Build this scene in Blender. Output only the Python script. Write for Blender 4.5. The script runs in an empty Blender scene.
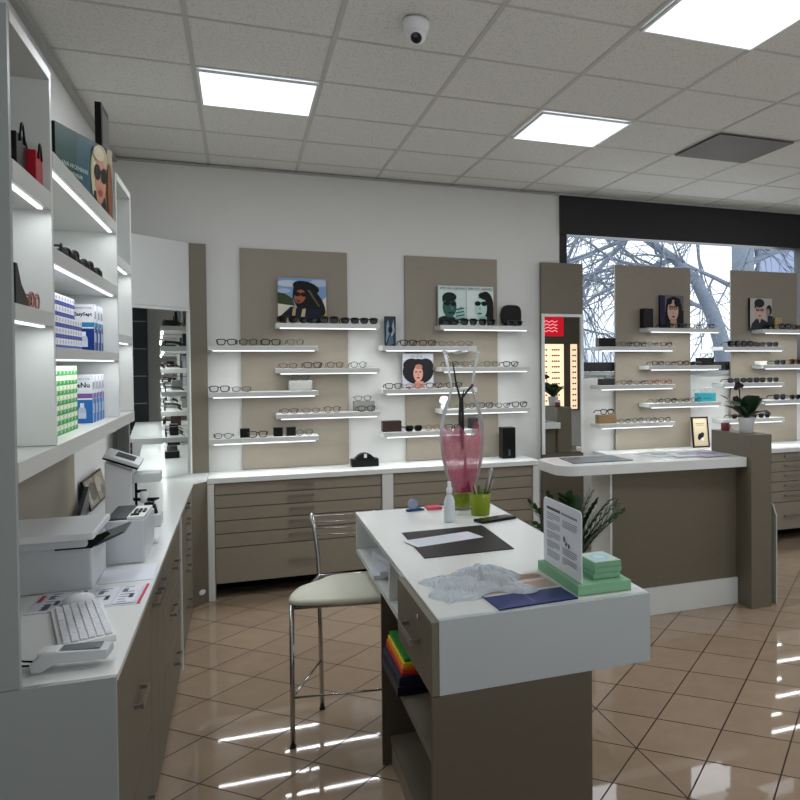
import bpy, bmesh, math, random
from mathutils import Vector, Matrix
random.seed(7)
PI = math.pi
S = bpy.context.scene
COL = S.collection

# ------------------------------------------------------------------ colour + materials
def lin(c):
    if isinstance(c, str):
        c = c.lstrip('#'); c = tuple(int(c[i:i+2], 16)/255 for i in (0, 2, 4))
    return tuple((v/12.92 if v <= .04045 else ((v+.055)/1.055)**2.4) for v in c[:3])

def mat(name, col, rough=.5, metal=0, noise=0, nscale=30, stretch=None, spec=.5, bump=0, emit=None, estr=0, coat=0):
    m = bpy.data.materials.new(name); m.use_nodes = True
    nt = m.node_tree; b = nt.nodes['Principled BSDF']
    c = lin(col)
    b.inputs['Base Color'].default_value = (*c, 1)
    b.inputs['Roughness'].default_value = rough
    b.inputs['Metallic'].default_value = metal
    b.inputs['Specular IOR Level'].default_value = spec
    b.inputs['Coat Weight'].default_value = coat
    if emit is not None:
        b.inputs['Emission Color'].default_value = (*lin(emit), 1)
        b.inputs['Emission Strength'].default_value = estr
    if noise or bump:
        tc = nt.nodes.new('ShaderNodeTexCoord'); mp = nt.nodes.new('ShaderNodeMapping')
        nz = nt.nodes.new('ShaderNodeTexNoise')
        nz.inputs['Scale'].default_value = nscale; nz.inputs['Detail'].default_value = 3
        if stretch: mp.inputs['Scale'].default_value = stretch
        nt.links.new(tc.outputs['Object'], mp.inputs[0]); nt.links.new(mp.outputs[0], nz.inputs['Vector'])
        if noise:
            mx = nt.nodes.new('ShaderNodeMix'); mx.data_type = 'RGBA'
            mx.inputs[6].default_value = (*[v*(1-noise) for v in c], 1)
            mx.inputs[7].default_value = (*[min(1, v*(1+noise)) for v in c], 1)
            nt.links.new(nz.outputs['Fac'], mx.inputs[0]); nt.links.new(mx.outputs[2], b.inputs['Base Color'])
        if bump:
            bp = nt.nodes.new('ShaderNodeBump'); bp.inputs['Strength'].default_value = bump
            bp.inputs['Distance'].default_value = .002
            nt.links.new(nz.outputs['Fac'], bp.inputs['Height']); nt.links.new(bp.outputs[0], b.inputs['Normal'])
    return m

def glass_sheet(name, tint='#ffffff', refl=.08, rough=0.0):
    m = bpy.data.materials.new(name); m.use_nodes = True; nt = m.node_tree
    nt.nodes.remove(nt.nodes['Principled BSDF'])
    out = nt.nodes['Material Output']
    t = nt.nodes.new('ShaderNodeBsdfTransparent'); t.inputs[0].default_value = (*lin(tint), 1)
    g = nt.nodes.new('ShaderNodeBsdfGlossy'); g.inputs['Roughness'].default_value = rough
    g.inputs[0].default_value = (1, 1, 1, 1)
    f = nt.nodes.new('ShaderNodeLayerWeight'); f.inputs[0].default_value = refl
    mx = nt.nodes.new('ShaderNodeMixShader')
    nt.links.new(f.outputs['Fresnel'], mx.inputs[0]); nt.links.new(t.outputs[0], mx.inputs[1]); nt.links.new(g.outputs[0], mx.inputs[2])
    nt.links.new(mx.outputs[0], out.inputs[0])
    return m

def emis(name, col, strength):
    m = bpy.data.materials.new(name); m.use_nodes = True; nt = m.node_tree
    b = nt.nodes['Principled BSDF']
    b.inputs['Specular IOR Level'].default_value = .2; b.inputs['Base Color'].default_value = (*[.7*v for v in lin(col)], 1)
    b.inputs['Emission Color'].default_value = (*lin(col), 1)
    b.inputs['Emission Strength'].default_value = strength
    return m

M = {}
M['wall'] = mat('wall_paint', '#d6d6d3', .85, noise=.02, nscale=8)
M['white'] = mat('white_laminate', '#d9dcda', .35, noise=.01)
M['shaded_white'] = mat('shaded_white_laminate', '#989f9f', .45, noise=.01)  # white laminate with the end panels' shade put into its grey; sill shares it
M['counter'] = mat('white_worktop', '#e2e5e3', .22, noise=.01)
M['taupe'] = mat('taupe_laminate', '#6c6556', .5, noise=.08, nscale=14, stretch=(1, 1, 5), bump=.05)
M['taupe_h'] = mat('taupe_wood_laminate', '#8d8475', .5, noise=.10, nscale=10, stretch=(1, 1, 8), bump=.05)
M['taupe_pale'] = mat('pale_taupe_board', '#8f8678', .6, noise=.06, nscale=10, stretch=(1, 1, 5))
M['taupe_dark'] = mat('dark_taupe_laminate', '#5a5244', .5, noise=.08, nscale=14, stretch=(1, 1, 5))
M['seam'] = mat('dark_gap', '#1c1a16', .8)
M['shelf'] = mat('shelf_white', '#c9cac6', .4)
M['metal'] = mat('brushed_metal', '#9a9894', .32, 1)
M['chrome'] = mat('chrome', '#b8b8b8', .12, 1)
M['black'] = mat('black_plastic', '#060607', .35, spec=.25)
M['blackm'] = mat('black_matt', '#050505', .8, spec=.2)
M['frame_black'] = mat('black_window_frame', '#08080a', .5)
M['mirror'] = mat('mirror_silver', '#e8ecea', .0, 1)
M['led'] = emis('led_strip', '#f4f8ff', 1.35)
M['panel_light'] = emis('light_diffuser', '#e6eefb', 1.5)
M['leather'] = mat('ivory_leather', '#d3d3c2', .42, noise=.03, nscale=60, bump=.05)
M['paper'] = mat('paper', '#dcdee6', .8)
M['device'] = mat('device_plastic', '#c9cdd0', .45)
M['device_w'] = mat('device_white', '#e6e8ea', .35)
M['darkgrey'] = mat('dark_grey_plastic', '#3b3e40', .5)
M['green_card'] = mat('green_card', '#7fb38c', .55)
M['leaf'] = mat('leaf_green', '#1c3d22', .35, noise=.25, nscale=9)
M['leaf_l'] = mat('leaf_light_green', '#3f6b2c', .4, noise=.2, nscale=9)
M['hazy_bark'] = mat('hazy_bark', '#858f9c', .9, noise=.25, nscale=20, bump=.3)  # lightened towards blue grey to paint outdoor haze into the bark
M['pot_white'] = mat('pot_white', '#c8cbc9', .4)
M['pot_brown'] = mat('pot_brown', '#5d4a3c', .6, noise=.1)
M['glass'] = glass_sheet('clear_glass_sheet')
M['lensclear'] = glass_sheet('clear_lens', '#f4f4f4', .1)
M['acrylic'] = glass_sheet('acrylic_sheet', '#e9eeee', .2)
M['twig'] = mat('twig_dark', '#1a1716', .7)
M['twig_p'] = mat('twig_purple', '#3a3450', .7)

# printed card: colour comes from the mesh's own colour attribute
def printed(name, rough=.45):
    m = bpy.data.materials.new(name); m.use_nodes = True; nt = m.node_tree
    a = nt.nodes.new('ShaderNodeAttribute'); a.attribute_name = 'Col'
    nt.links.new(a.outputs['Color'], nt.nodes['Principled BSDF'].inputs['Base Color'])
    nt.nodes['Principled BSDF'].inputs['Roughness'].default_value = rough
    nt.nodes['Principled BSDF'].inputs['Specular IOR Level'].default_value = .2
    return m
M['print'] = printed('printed_card')
M['print_gloss'] = printed('printed_glossy', .3)

# ------------------------------------------------------------------ object helpers
def tag(o, label=None, cat=None, group=None, kind=None):
    if label: o['label'] = label
    if cat: o['category'] = cat
    if group: o['group'] = group
    if kind: o['kind'] = kind
    return o

def thing(name, label, cat, loc=(0, 0, 0), rz=0, group=None):
    o = bpy.data.objects.new(name, None); COL.objects.link(o)
    o.location = loc; o.rotation_euler = (0, 0, rz); o.empty_display_size = .05
    return tag(o, label, cat, group)

class MB:
    """collects shapes (world or local coordinates) and links them as one mesh object"""
    def __init__(s): s.bm = bmesh.new(); s.cl = None
    def quadbox(s, cs):
        v = [s.bm.verts.new(c) for c in cs]
        for f in ((3,2,1,0),(4,5,6,7),(0,1,5,4),(1,2,6,5),(2,3,7,6),(3,0,4,7)):
            s.bm.faces.new([v[i] for i in f])
        return v
    def box(s, x0, y0, z0, x1, y1, z1, bev=0, mtx=None):
        b2 = bmesh.new()
        cs = [(x0,y0,z0),(x1,y0,z0),(x1,y1,z0),(x0,y1,z0),(x0,y0,z1),(x1,y0,z1),(x1,y1,z1),(x0,y1,z1)]
        v = [b2.verts.new(c) for c in cs]
        for f in ((3,2,1,0),(4,5,6,7),(0,1,5,4),(1,2,6,5),(2,3,7,6),(3,0,4,7)):
            b2.faces.new([v[i] for i in f])
        if bev:
            bmesh.ops.bevel(b2, geom=b2.edges[:], offset=bev, segments=2, affect='EDGES', profile=.6)
        s.merge(b2, mtx); return s
    def merge(s, b2, mtx=None):
        if mtx is not None: b2.transform(mtx)
        me = bpy.data.meshes.new('t'); b2.to_mesh(me); b2.free(); s.bm.from_mesh(me); bpy.data.meshes.remove(me)
    def prism(s, pts, z0, z1, axis='z', bev=0, mtx=None):
        """pts 2-D outline; axis z: (x,y) extruded z0..z1; axis y: (x,z) extruded along y; axis x: (y,z) along x"""
        b2 = bmesh.new()
        def P(p, t):
            return {'z': (p[0], p[1], t), 'y': (p[0], t, p[1]), 'x': (t, p[0], p[1])}[axis]
        a = [b2.verts.new(P(p, z0)) for p in pts]; b = [b2.verts.new(P(p, z1)) for p in pts]
        n = len(pts)
        b2.faces.new(a[::-1]); b2.faces.new(b)
        for i in range(n): b2.faces.new((a[i], a[(i+1) % n], b[(i+1) % n], b[i]))
        bmesh.ops.recalc_face_normals(b2, faces=b2.faces[:])
        if bev: bmesh.ops.bevel(b2, geom=b2.edges[:], offset=bev, segments=2, affect='EDGES', profile=.6)
        s.merge(b2, mtx); return s
    def tube(s, pts, r, n=8, cap=True, closed=False):
        pts = [Vector(p) for p in pts]; m = len(pts)
        rr = r if isinstance(r, (list, tuple)) else [r]*m
        rings = []; up = None
        for i, p in enumerate(pts):
            if closed: t = (pts[(i+1) % m]-pts[i-1])
            else: t = (pts[min(i+1, m-1)]-pts[max(i-1, 0)])
            if t.length < 1e-9: t = Vector((0, 0, 1))
            t.normalize()
            if up is None:
                up = Vector((0, 0, 1)) if abs(t.z) < .9 else Vector((1, 0, 0))
            a = t.cross(up)
            if a.length < 1e-6: a = t.cross(Vector((0, 1, 0)))
            a.normalize(); b = a.cross(t).normalized(); up = b
            rings.append([s.bm.verts.new(p + (a*math.cos(2*PI*k/n)+b*math.sin(2*PI*k/n))*rr[i]) for k in range(n)])
        for i in range(m if closed else m-1):
            A, B = rings[i], rings[(i+1) % m]
            for k in range(n):
                f = s.bm.faces.new((A[k], A[(k+1) % n], B[(k+1) % n], B[k])); f.smooth = True
        if cap and not closed:
            s.bm.faces.new(rings[0][::-1]); s.bm.faces.new(rings[-1])
        return s
    def lathe(s, prof, c=(0, 0, 0), n=32, cap0=True, cap1=True, sx=1, sy=1):
        rings = [[s.bm.verts.new((c[0]+r*math.cos(2*PI*k/n)*sx, c[1]+r*math.sin(2*PI*k/n)*sy, c[2]+z)) for k in range(n)] for r, z in prof]
        for A, B in zip(rings, rings[1:]):
            for k in range(n):
                f = s.bm.faces.new((A[k], A[(k+1) % n], B[(k+1) % n], B[k])); f.smooth = True
        if cap0: s.bm.faces.new(rings[0][::-1])
        if cap1: s.bm.faces.new(rings[-1])
        return s
    def ball(s, c, r, sc=(1, 1, 1), seg=16):
        b2 = bmesh.new(); bmesh.ops.create_uvsphere(b2, u_segments=seg, v_segments=seg//2+2, radius=r)
        for f in b2.faces: f.smooth = True
        s.merge(b2, Matrix.Translation(c) @ Matrix.Diagonal((*sc, 1))); return s
    def build(s, name, m, parent=None, world=True, label=None, cat=None, group=None, kind=None, smooth=False, pivot=True):
        me = bpy.data.meshes.new(name)
        o = bpy.data.objects.new(name, me); COL.objects.link(o)
        if parent is not None:
            o.parent = parent
            if world:
                r = parent
                off = Vector((0, 0, 0))
                while r is not None: off += r.location; r = r.parent
                bmesh.ops.translate(s.bm, verts=s.bm.verts[:], vec=-off)
        elif pivot and len(s.bm.verts):
            xs = [v.co for v in s.bm.verts]
            c = Vector(((min(v.x for v in xs)+max(v.x for v in xs))/2, (min(v.y for v in xs)+max(v.y for v in xs))/2, min(v.z for v in xs)))
            bmesh.ops.translate(s.bm, verts=s.bm.verts[:], vec=-c); o.location = c
        s.bm.to_mesh(me); s.bm.free()
        if smooth:
            for p in me.polygons: p.use_smooth = True
        for k in (m if isinstance(m, list) else [m]): me.materials.append(k)
        return tag(o, label, cat, group, kind)

def copy_tree(o, parent=None):
    c = o.copy(); COL.objects.link(c)
    if parent is not None: c.parent = parent
    for ch in list(o.children):
        copy_tree(ch, c)
    return c

def B(*a, **k): return MB().box(*a, **k)

# ------------------------------------------------------------------ flat printed pictures (layers of coloured shapes)
def text_mesh(txt, size, bold=0):
    cu = bpy.data.curves.new('t', 'FONT'); cu.body = txt; cu.size = size; cu.resolution_u = 1
    cu.align_x = 'CENTER'; cu.align_y = 'CENTER'; cu.offset = bold
    ob = bpy.data.objects.new('t', cu); COL.objects.link(ob)
    dg = bpy.context.evaluated_depsgraph_get(); me = ob.evaluated_get(dg).to_mesh()
    vs = [tuple(v.co) for v in me.vertices]; fs = [tuple(p.vertices) for p in me.polygons]
    ob.evaluated_get(dg).to_mesh_clear()
    bpy.data.objects.remove(ob); bpy.data.curves.remove(cu)
    return vs, fs

class Pic:
    """layers in metres on a w x h card, x right, y up, lower left corner 0,0"""
    def __init__(s, w, h, bg):
        s.w, s.h = w, h; s.L = []; s.rect(0, 0, 1, 1, bg)
    def add(s, pts, col): s.L.append(([(x*s.w, y*s.h) for x, y in pts], [tuple(range(len(pts)))], col)); return s
    def rect(s, x0, y0, x1, y1, col): return s.add([(x0, y0), (x1, y0), (x1, y1), (x0, y1)], col)
    def ell(s, cx, cy, rx, ry, col, rot=0, n=24):
        c, d = math.cos(math.radians(rot)), math.sin(math.radians(rot))
        P = []
        for k in range(n):
            a = 2*PI*k/n; ex, ey = rx*s.w*math.cos(a), ry*s.h*math.sin(a)
            P.append((min(1, max(0, cx+(ex*c-ey*d)/s.w)), min(1, max(0, cy+(ex*d+ey*c)/s.h))))
        return s.add(P, col)
    def text(s, t, cx, cy, size, col, sx=1, bold=0):
        vs, fs = text_mesh(t, size*s.h, bold*s.h)
        s.L.append(([(cx*s.w+v[0]*sx, cy*s.h+v[1]) for v in vs], fs, col)); return s
    def emit(s, mb, org, ax, ay, eps=.0004, eps0=.0006):
        ax, ay, org = Vector(ax).normalized(), Vector(ay).normalized(), Vector(org)
        nz = ax.cross(ay).normalized()
        cl = mb.bm.loops.layers.float_color.get('Col') or mb.bm.loops.layers.float_color.new('Col')
        for i, (pts, fs, col) in enumerate(s.L):
            vs = [mb.bm.verts.new(org+ax*x+ay*y+nz*(eps0+i*eps)) for x, y in pts]
            for f in fs:
                try: fc = mb.bm.faces.new([vs[k] for k in f])
                except ValueError: continue
                for lp in fc.loops: lp[cl] = (*lin(col), 1)

def colbox(mb, x0, y0, z0, x1, y1, z1, col, bev=0):
    cl = mb.bm.loops.layers.float_color.get('Col') or mb.bm.loops.layers.float_color.new('Col')
    n0 = len(mb.bm.faces)
    mb.box(x0, y0, z0, x1, y1, z1, bev)
    mb.bm.faces.ensure_lookup_table()
    cl = mb.bm.loops.layers.float_color.get('Col')
    for f in mb.bm.faces[n0:]:
        for lp in f.loops: lp[cl] = (*lin(col), 1)

# ================================================================== ROOM
CZ = 3.08
XL, XR, YF, YB = -.81, 7.0, -1.6, 6.45
# floor: square beige tiles laid at 45 degrees
def floor_mat():
    m = bpy.data.materials.new('glossy_floor_tiles'); m.use_nodes = True; nt = m.node_tree; N = nt.nodes; L = nt.links
    b = N['Principled BSDF']
    g = N.new('ShaderNodeNewGeometry'); sx = N.new('ShaderNodeSeparateXYZ'); L.new(g.outputs['Position'], sx.inputs[0])
    def mth(op, a, bb=None, c=None):
        n = N.new('ShaderNodeMath'); n.operation = op
        for i, v in enumerate((a, bb, c)):
            if v is None: continue
            if isinstance(v, (int, float)): n.inputs[i].default_value = v
            else: L.new(v, n.inputs[i])
        return n.outputs[0]
    X = mth('SUBTRACT', sx.outputs[0], 1.524); Y = mth('SUBTRACT', sx.outputs[1], 2.999)
    u = mth('MULTIPLY', mth('ADD', X, Y), 1/.4238); v = mth('MULTIPLY', mth('SUBTRACT', X, Y), 1/.4238)
    def line(w, wid): # distance to nearest integer
        f = mth('FRACT', mth('ADD', w, .5)); d = mth('ABSOLUTE', mth('SUBTRACT', f, .5))
        return mth('LESS_THAN', d, wid)
    gl = mth('MAXIMUM', line(u, .0115), line(v, .0115))
    ex = mth('LESS_THAN', mth('ABSOLUTE', X), .0030)
    gl = mth('MAXIMUM', gl, ex)
    cb = N.new('ShaderNodeCombineXYZ'); L.new(mth('FLOOR', u), cb.inputs[0]); L.new(mth('FLOOR', v), cb.inputs[1])
    wn = N.new('ShaderNodeTexWhiteNoise'); L.new(cb.outputs[0], wn.inputs['Vector'])
    nz = N.new('ShaderNodeTexNoise'); nz.inputs['Scale'].default_value = 9; nz.inputs['Detail'].default_value = 5
    L.new(g.outputs['Position'], nz.inputs['Vector'])
    t = mth('ADD', mth('MULTIPLY', wn.outputs['Value'], .35), mth('MULTIPLY', nz.outputs['Fac'], .65))
    r = N.new('ShaderNodeMix'); r.data_type = 'RGBA'
    r.inputs[6].default_value = (*lin('#917d6a'), 1); r.inputs[7].default_value = (*lin('#a8937e'), 1)
    L.new(t, r.inputs[0])
    r2 = N.new('ShaderNodeMix'); r2.data_type = 'RGBA'; r2.inputs[7].default_value = (*lin('#2c1d14'), 1)
    L.new(gl, r2.inputs[0]); L.new(r.outputs[2], r2.inputs[6]); L.new(r2.outputs[2], b.inputs['Base Color'])
    ro = mth('ADD', mth('MULTIPLY', gl, .5), .035); L.new(ro, b.inputs['Roughness'])
    b.inputs['Specular IOR Level'].default_value = .34
    return m
B(XL-.1, YF-.1, -.1, XR+.1, YB+.15, 0).build('floor', floor_mat(), kind='structure')

def ceil_mat():
    m = bpy.data.materials.new('mineral_fibre_ceiling'); m.use_nodes = True; nt = m.node_tree; N = nt.nodes; L = nt.links
    b = N['Principled BSDF']; b.inputs['Roughness'].default_value = .9
    g = N.new('ShaderNodeNewGeometry')
    nz = N.new('ShaderNodeTexNoise'); nz.inputs['Scale'].default_value = 110; nz.inputs['Detail'].default_value = 4
    L.new(g.outputs['Position'], nz.inputs['Vector'])
    cr = N.new('ShaderNodeValToRGB'); cr.color_ramp.elements[0].position = .34; cr.color_ramp.elements[1].position = .46
    cr.color_ramp.elements[0].color = (*lin('#c2c1bb'), 1); cr.color_ramp.elements[1].color = (*lin('#dddcd6'), 1)
    L.new(nz.outputs['Fac'], cr.inputs[0]); L.new(cr.outputs[0], b.inputs['Base Color'])
    return m
B(XL-.1, YF-.1, CZ+.008, XR+.1, YB+.15, CZ+.1).build('ceiling', ceil_mat(), kind='structure')
# exposed T grid, 600 mm
GX, GY, GS = -.194, 5.537, .6
mb = MB()
xs = [GX+GS*k for k in range(-1, 13) if XL < GX+GS*k < XR]; ys = [GY+GS*k for k in range(-12, 2) if YF < GY+GS*k < YB]
for x in xs: mb.box(x-.011, YF, CZ+.005, x+.011, YB-.001, CZ+.0075)
for y in ys: mb.box(XL+.001, y-.009, CZ+.0052, XR, y+.009, CZ+.0073)
mb.build('trim_1', mat('ceiling_grid_paint', '#bdbcb7', .6), kind='structure')
# perimeter angle moulding (white), deeper along the left wall
mb = MB(); mb.box(XL+.001, YF, CZ-.03, XL+.03, YB-.001, CZ-.001); mb.box(XL+.03, YB-.03, CZ-.012, 2.54, YB-.001, CZ-.001)
mb.build('trim_2', mat('perimeter_trim', '#a5a5a2', .6), kind='structure')

B(XL-.1, YF, 0, XL, YB, CZ+.008).build('wall_left', M['wall'], kind='structure')
mb = MB()
mb.box(XL-.1, YB, 0, 2.55, YB+.12, CZ+.008); mb.box(2.55, YB, 0, 5.2, YB+.12, 1.545); mb.box(5.2, YB, 0, XR+.1, YB+.12, CZ+.008)
mb.box(2.55, YB, 3.07, 5.2, YB+.12, CZ+.008)
mb.build('wall_back', M['wall'], kind='structure')
B(XR, YF, 0, XR+.1, YB, CZ+.008).build('wall_right', M['wall'], kind='structure')
B(XL, YF-.1, 0, XR, YF, CZ+.008).build('wall_front', M['wall'], kind='structure')

# window with black shutter box and frame
w1 = tag(bpy.data.objects.new('window_1', None), kind='structure'); COL.objects.link(w1); w1.location = (3.85, YB+.05, 1.545)
mb = MB()
mb.box(2.552, YB-.03, 2.735, 5.199, YB+.1, 3.068); mb.box(2.552, YB-.01, 1.55, 2.615, YB+.1, 2.735); mb.box(5.11, YB-.01, 1.55, 5.199, YB+.1, 2.735)
mb.box(2.615, YB-.01, 1.55, 5.11, YB+.1, 1.63)
mb.build('window_frame', M['frame_black'], w1)
B(2.615, YB+.04, 1.63, 5.11, YB+.046, 2.735).build('pane', M['glass'], w1)
B(2.56, YB-.028, 1.515, 5.19, YB-.001, 1.543).build('window_sill', M['shaded_white'], w1)

# ceiling lights
def ceiling_light(i, j, label, power):
    x0, y0 = GX+GS*i, GY+GS*j
    t = thing('ceiling_light', label, 'ceiling light', (x0+.3, y0+.3, CZ-.012), group='square LED ceiling panels')
    mb = MB(); a = .013
    mb.box(x0+a, y0+a, CZ-.012, x0+.6-a, y0+a+.012, CZ-.001); mb.box(x0+a, y0+.6-a-.012, CZ-.012, x0+.6-a, y0+.6-a, CZ-.001)
    mb.box(x0+a, y0+a+.012, CZ-.012, x0+a+.012, y0+.6-a-.012, CZ-.001); mb.box(x0+.6-a-.012, y0+a+.012, CZ-.012, x0+.6-a, y0+.6-a-.012, CZ-.001)
    mb.build('frame', M['white'], t)
    B(x0+a+.012, y0+a+.012, CZ-.009, x0+.6-a-.012, y0+.6-a-.012, CZ-.003).build('diffuser', M['panel_light'], t)
    ld = bpy.data.lights.new('panel_lamp', 'AREA'); ld.shape = 'SQUARE'; ld.size = .54; ld.energy = power; ld.color = (.93, .97, 1)
    lo = bpy.data.objects.new('panel_lamp', ld); COL.objects.link(lo); lo.location = (x0+.3, y0+.3, CZ-.02); 
LP = 12
ceiling_light(0, -2, 'square LED ceiling panel above the drawer wall, leftmost in view', LP)
ceiling_light(3, -2, 'square LED ceiling panel beside the air vent, near the window', LP)
ceiling_light(3, -5, 'large bright square LED ceiling panel cut off by the top edge', LP)
ceiling_light(6, -5, 'square LED ceiling panel over the open floor, out of view', LP)
ceiling_light(9, -3, 'square LED ceiling panel beyond the reception counter, out of view', LP)

# ceiling vent
x0, y0 = GX+GS*5, GY-2*GS
t = thing('ceiling_vent', 'dark perforated square air vent in the ceiling above the window', 'air vent', (x0+.3, y0+.3, CZ-.008))
mb = MB(); a = .013
for k in range(31):
    x = x0+a+.01+k*(.6-2*a-.02)/30; mb.box(x-.0028, y0+a, CZ-.008, x+.0035, y0+.6-a, CZ-.004)
for k in range(31):
    y = y0+a+.01+k*(.6-2*a-.02)/30; mb.box(x0+a, y-.0028, CZ-.0078, x0+.6-a, y+.0028, CZ-.0042)
mb.build('grille', mat('vent_grey', '#8a8683', .6), t)
B(x0+a, y0+a, CZ-.0035, x0+.6-a, y0+.6-a, CZ-.001).build('backing', mat('vent_dark', '#151414', .8), t)

# dome camera
t = thing('security_camera', 'white dome security camera fixed to the ceiling tiles', 'camera', (.70, 3.40, CZ-.1))
MB().lathe([(.052, 0), (.056, -.012), (.054, -.03), (.047, -.055)], (.70, 3.40, CZ), 28).build('housing', M['device_w'], t)
mb = MB(); mb.ball((.70, 3.395, CZ-.06), .042, (1, 1, 1), 20); mb.build('eye_ball', M['device_w'], t)
mb = MB(); mb.ball((.695, 3.372, CZ-.083), .024, (1, 1, 1), 16); mb.build('lens', M['black'], t)
mb = MB(); mb.tube([(.688, 3.352, CZ-.082), (.6865, 3.346, CZ-.084)], .010, 14); mb.build('lens_ring', M['darkgrey'], t)

# ================================================================== DRAWER UNITS + COUNTERS
def bar_handle(mb, a, b, out, r=.005):
    a, b, out = Vector(a), Vector(b), Vector(out)
    n = out.normalized(); run = (b-a).normalized()
    def bx(p, q, w, h):   # slab from p to q: w across the outward axis, h vertical
        d = q-p; c = [p, p, q, q]
        v = []
        for dz in (-h, h):
            for base, sg in ((p, -1), (q, -1), (q, 1), (p, 1)):
                v.append(base+n*w*sg+Vector((0, 0, dz)))
        mb.quadbox(v)
    bx(a+out, b+out, r*.45, r*1.3)
    for e in (a+run*.004, b-run*.004-run*.008): 
        v = []
        for dz in (-r, r):
            for base in (e, e+out, e+out+run*.008, e+run*.008): v.append(base+Vector((0, 0, dz)))
        mb.quadbox(v)

def drawer_unit_x(x0, x1, yf, yb, label, hx=None):
    t = thing('drawer_cabinet', label, 'drawer cabinet', ((x0+x1)/2, (yf+yb)/2, 0))
    mb = MB(); mb.box(x0, yf+.02, .105, x1, yb, .805); mb.build('carcass', M['taupe_dark'], t)
    B(x0, yf+.28, 0, x1, yb, .104).build('plinth', M['blackm'], t)
    zs = [.806, .725, .635, .545, .455, .358, .107]
    hx = hx or (x0+x1)/2
    for a, b in zip(zs, zs[1:]):
        d = B(x0+.002, yf, b+.003, x1-.002, yf+.019, a-.003, .0012).build('drawer', M['taupe_h'], t)
        mb = MB(); zc = (a+b)/2+.01 if a-b < .12 else (a+b)/2
        bar_handle(mb, (hx-.085, yf, zc), (hx+.085, yf, zc), (0, -.024, 0)); mb.build('handle', M['metal'], d, world=True)
    return t
drawer_unit_x(-.178, .958, 6.05, 6.43, 'taupe six-drawer cabinet under the back counter, behind the stool')
drawer_unit_x(1.042, 2.148, 6.05, 6.43, 'taupe six-drawer cabinet under the back counter, behind the vase')
drawer_unit_x(4.0, 5.18, 5.92, 6.43, 'taupe drawer cabinet beside the reception pillar, under the window')
drawer_unit_x(2.95, 3.98, 5.92, 6.43, 'taupe drawer cabinet hidden behind the reception counter')
# uprights
for x0, x1, yf, lb in ((-.222, -.180, 6.035, 'white upright panel at the left end of back drawers'), (.960, 1.040, 6.035, 'white upright panel between the two back drawer cabinets'),
                   (2.150, 2.198, 6.035, 'white upright panel at the right end of back drawers')):
    B(x0, yf, 0, x1, 6.43, .808, .001).build('upright_panel', M['white'], label=lb, cat='panel', group='white uprights between the drawer cabinets')
# worktop along back wall, chamfered into the left run
def worktop(name, pts, z0, z1, label, cat='worktop', m=None, bev=.002):
    return MB().prism(pts, z0, z1, 'z', bev).build(name, m or M['counter'], label=label, cat=cat)
worktop('worktop', [(-.222, 6.03), (2.2, 6.03), (2.2, YB-.002), (-.222, YB-.002)], .81, .846, 'white worktop running along the back wall above drawers')
worktop('worktop', [(XL+.002, 2.3335), (-.30, 2.3335), (-.30, 5.92), (-.2235, 6.03), (-.2235, YB-.002), (XL+.002, YB-.002)], .828, .846, 'long white worktop on the left-hand cabinets holding the printer')
worktop('worktop', [(2.86, 5.9), (5.6, 5.9), (5.6, YB-.002), (2.86, YB-.002)], .81, .848, 'white worktop below the window behind reception')
B(2.86, 5.93, 0, 2.90, 6.43, .809).build('upright_panel', M['white'], label='white end panel of the counter below the window', cat='panel')

# left run cabinets
def cab_left(y0, y1, doors, label, plinth=False):
    t = thing('base_cabinet', label, 'cabinet', (-.55, (y0+y1)/2, 0))
    B(XL+.003, y0, 0, -.332, y1-.001, .826).build('carcass', M['taupe_dark'], t)
    for (za, zb, ya, yb, hz, hy, kind) in doors:
        d = B(-.330, ya+.002, za+.002, -.311, yb-.002, zb-.002, .001).build(kind, M['taupe'], t)
        if hz:
            mb = MB(); bar_handle(mb, (-.311, hy-.09, hz), (-.311, hy+.09, hz), (.024, 0, 0), .006); mb.build('handle', M['metal'], d)
    return t
B(XL+.003, 2.312, 0, -.302, 2.332, .8455, .001).build('end_panel', M['shaded_white'], label='white end panel of the left counter facing the viewer, greyed as if shaded', cat='panel')
cab_left(2.334, 3.22, [(.34, .826, 2.334, 3.22, .60, 2.82, 'drawer'), (.03, .34, 2.334, 3.22, .15, 3.0, 'drawer')], 'taupe cabinet nearest the viewer under the left counter')
cab_left(3.221, 3.74, [(.03, .826, 3.221, 3.48, .755, 3.38, 'door'), (.03, .826, 3.48, 3.74, .755, 3.60, 'door')], 'taupe two-door cabinet below the printer')
cab_left(3.741, 4.72, [(.55, .826, 3.741, 4.72, .67, 4.30, 'drawer'), (.30, .55, 3.741, 4.72, .49, 4.16, 'drawer'), (.03, .30, 3.741, 4.72, .2, 4.34, 'drawer')], 'taupe three-drawer cabinet in the middle of the left counter')
B(XL+.003, 4.722, 0, -.302, 4.752, .827, .001).build('upright_panel', M['white'], label='white upright panel between the left counter cabinets', cat='panel')
zs = [.826, .735, .64, .545, .455, .358, .03]
cab_left(4.754, 5.90, [(b, a, 4.754, 5.90, (a+b)/2+.01, 5.3, 'drawer') for a, b in zip(zs, zs[1:])], 'taupe six-drawer cabinet at the far end of the left counter')
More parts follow.
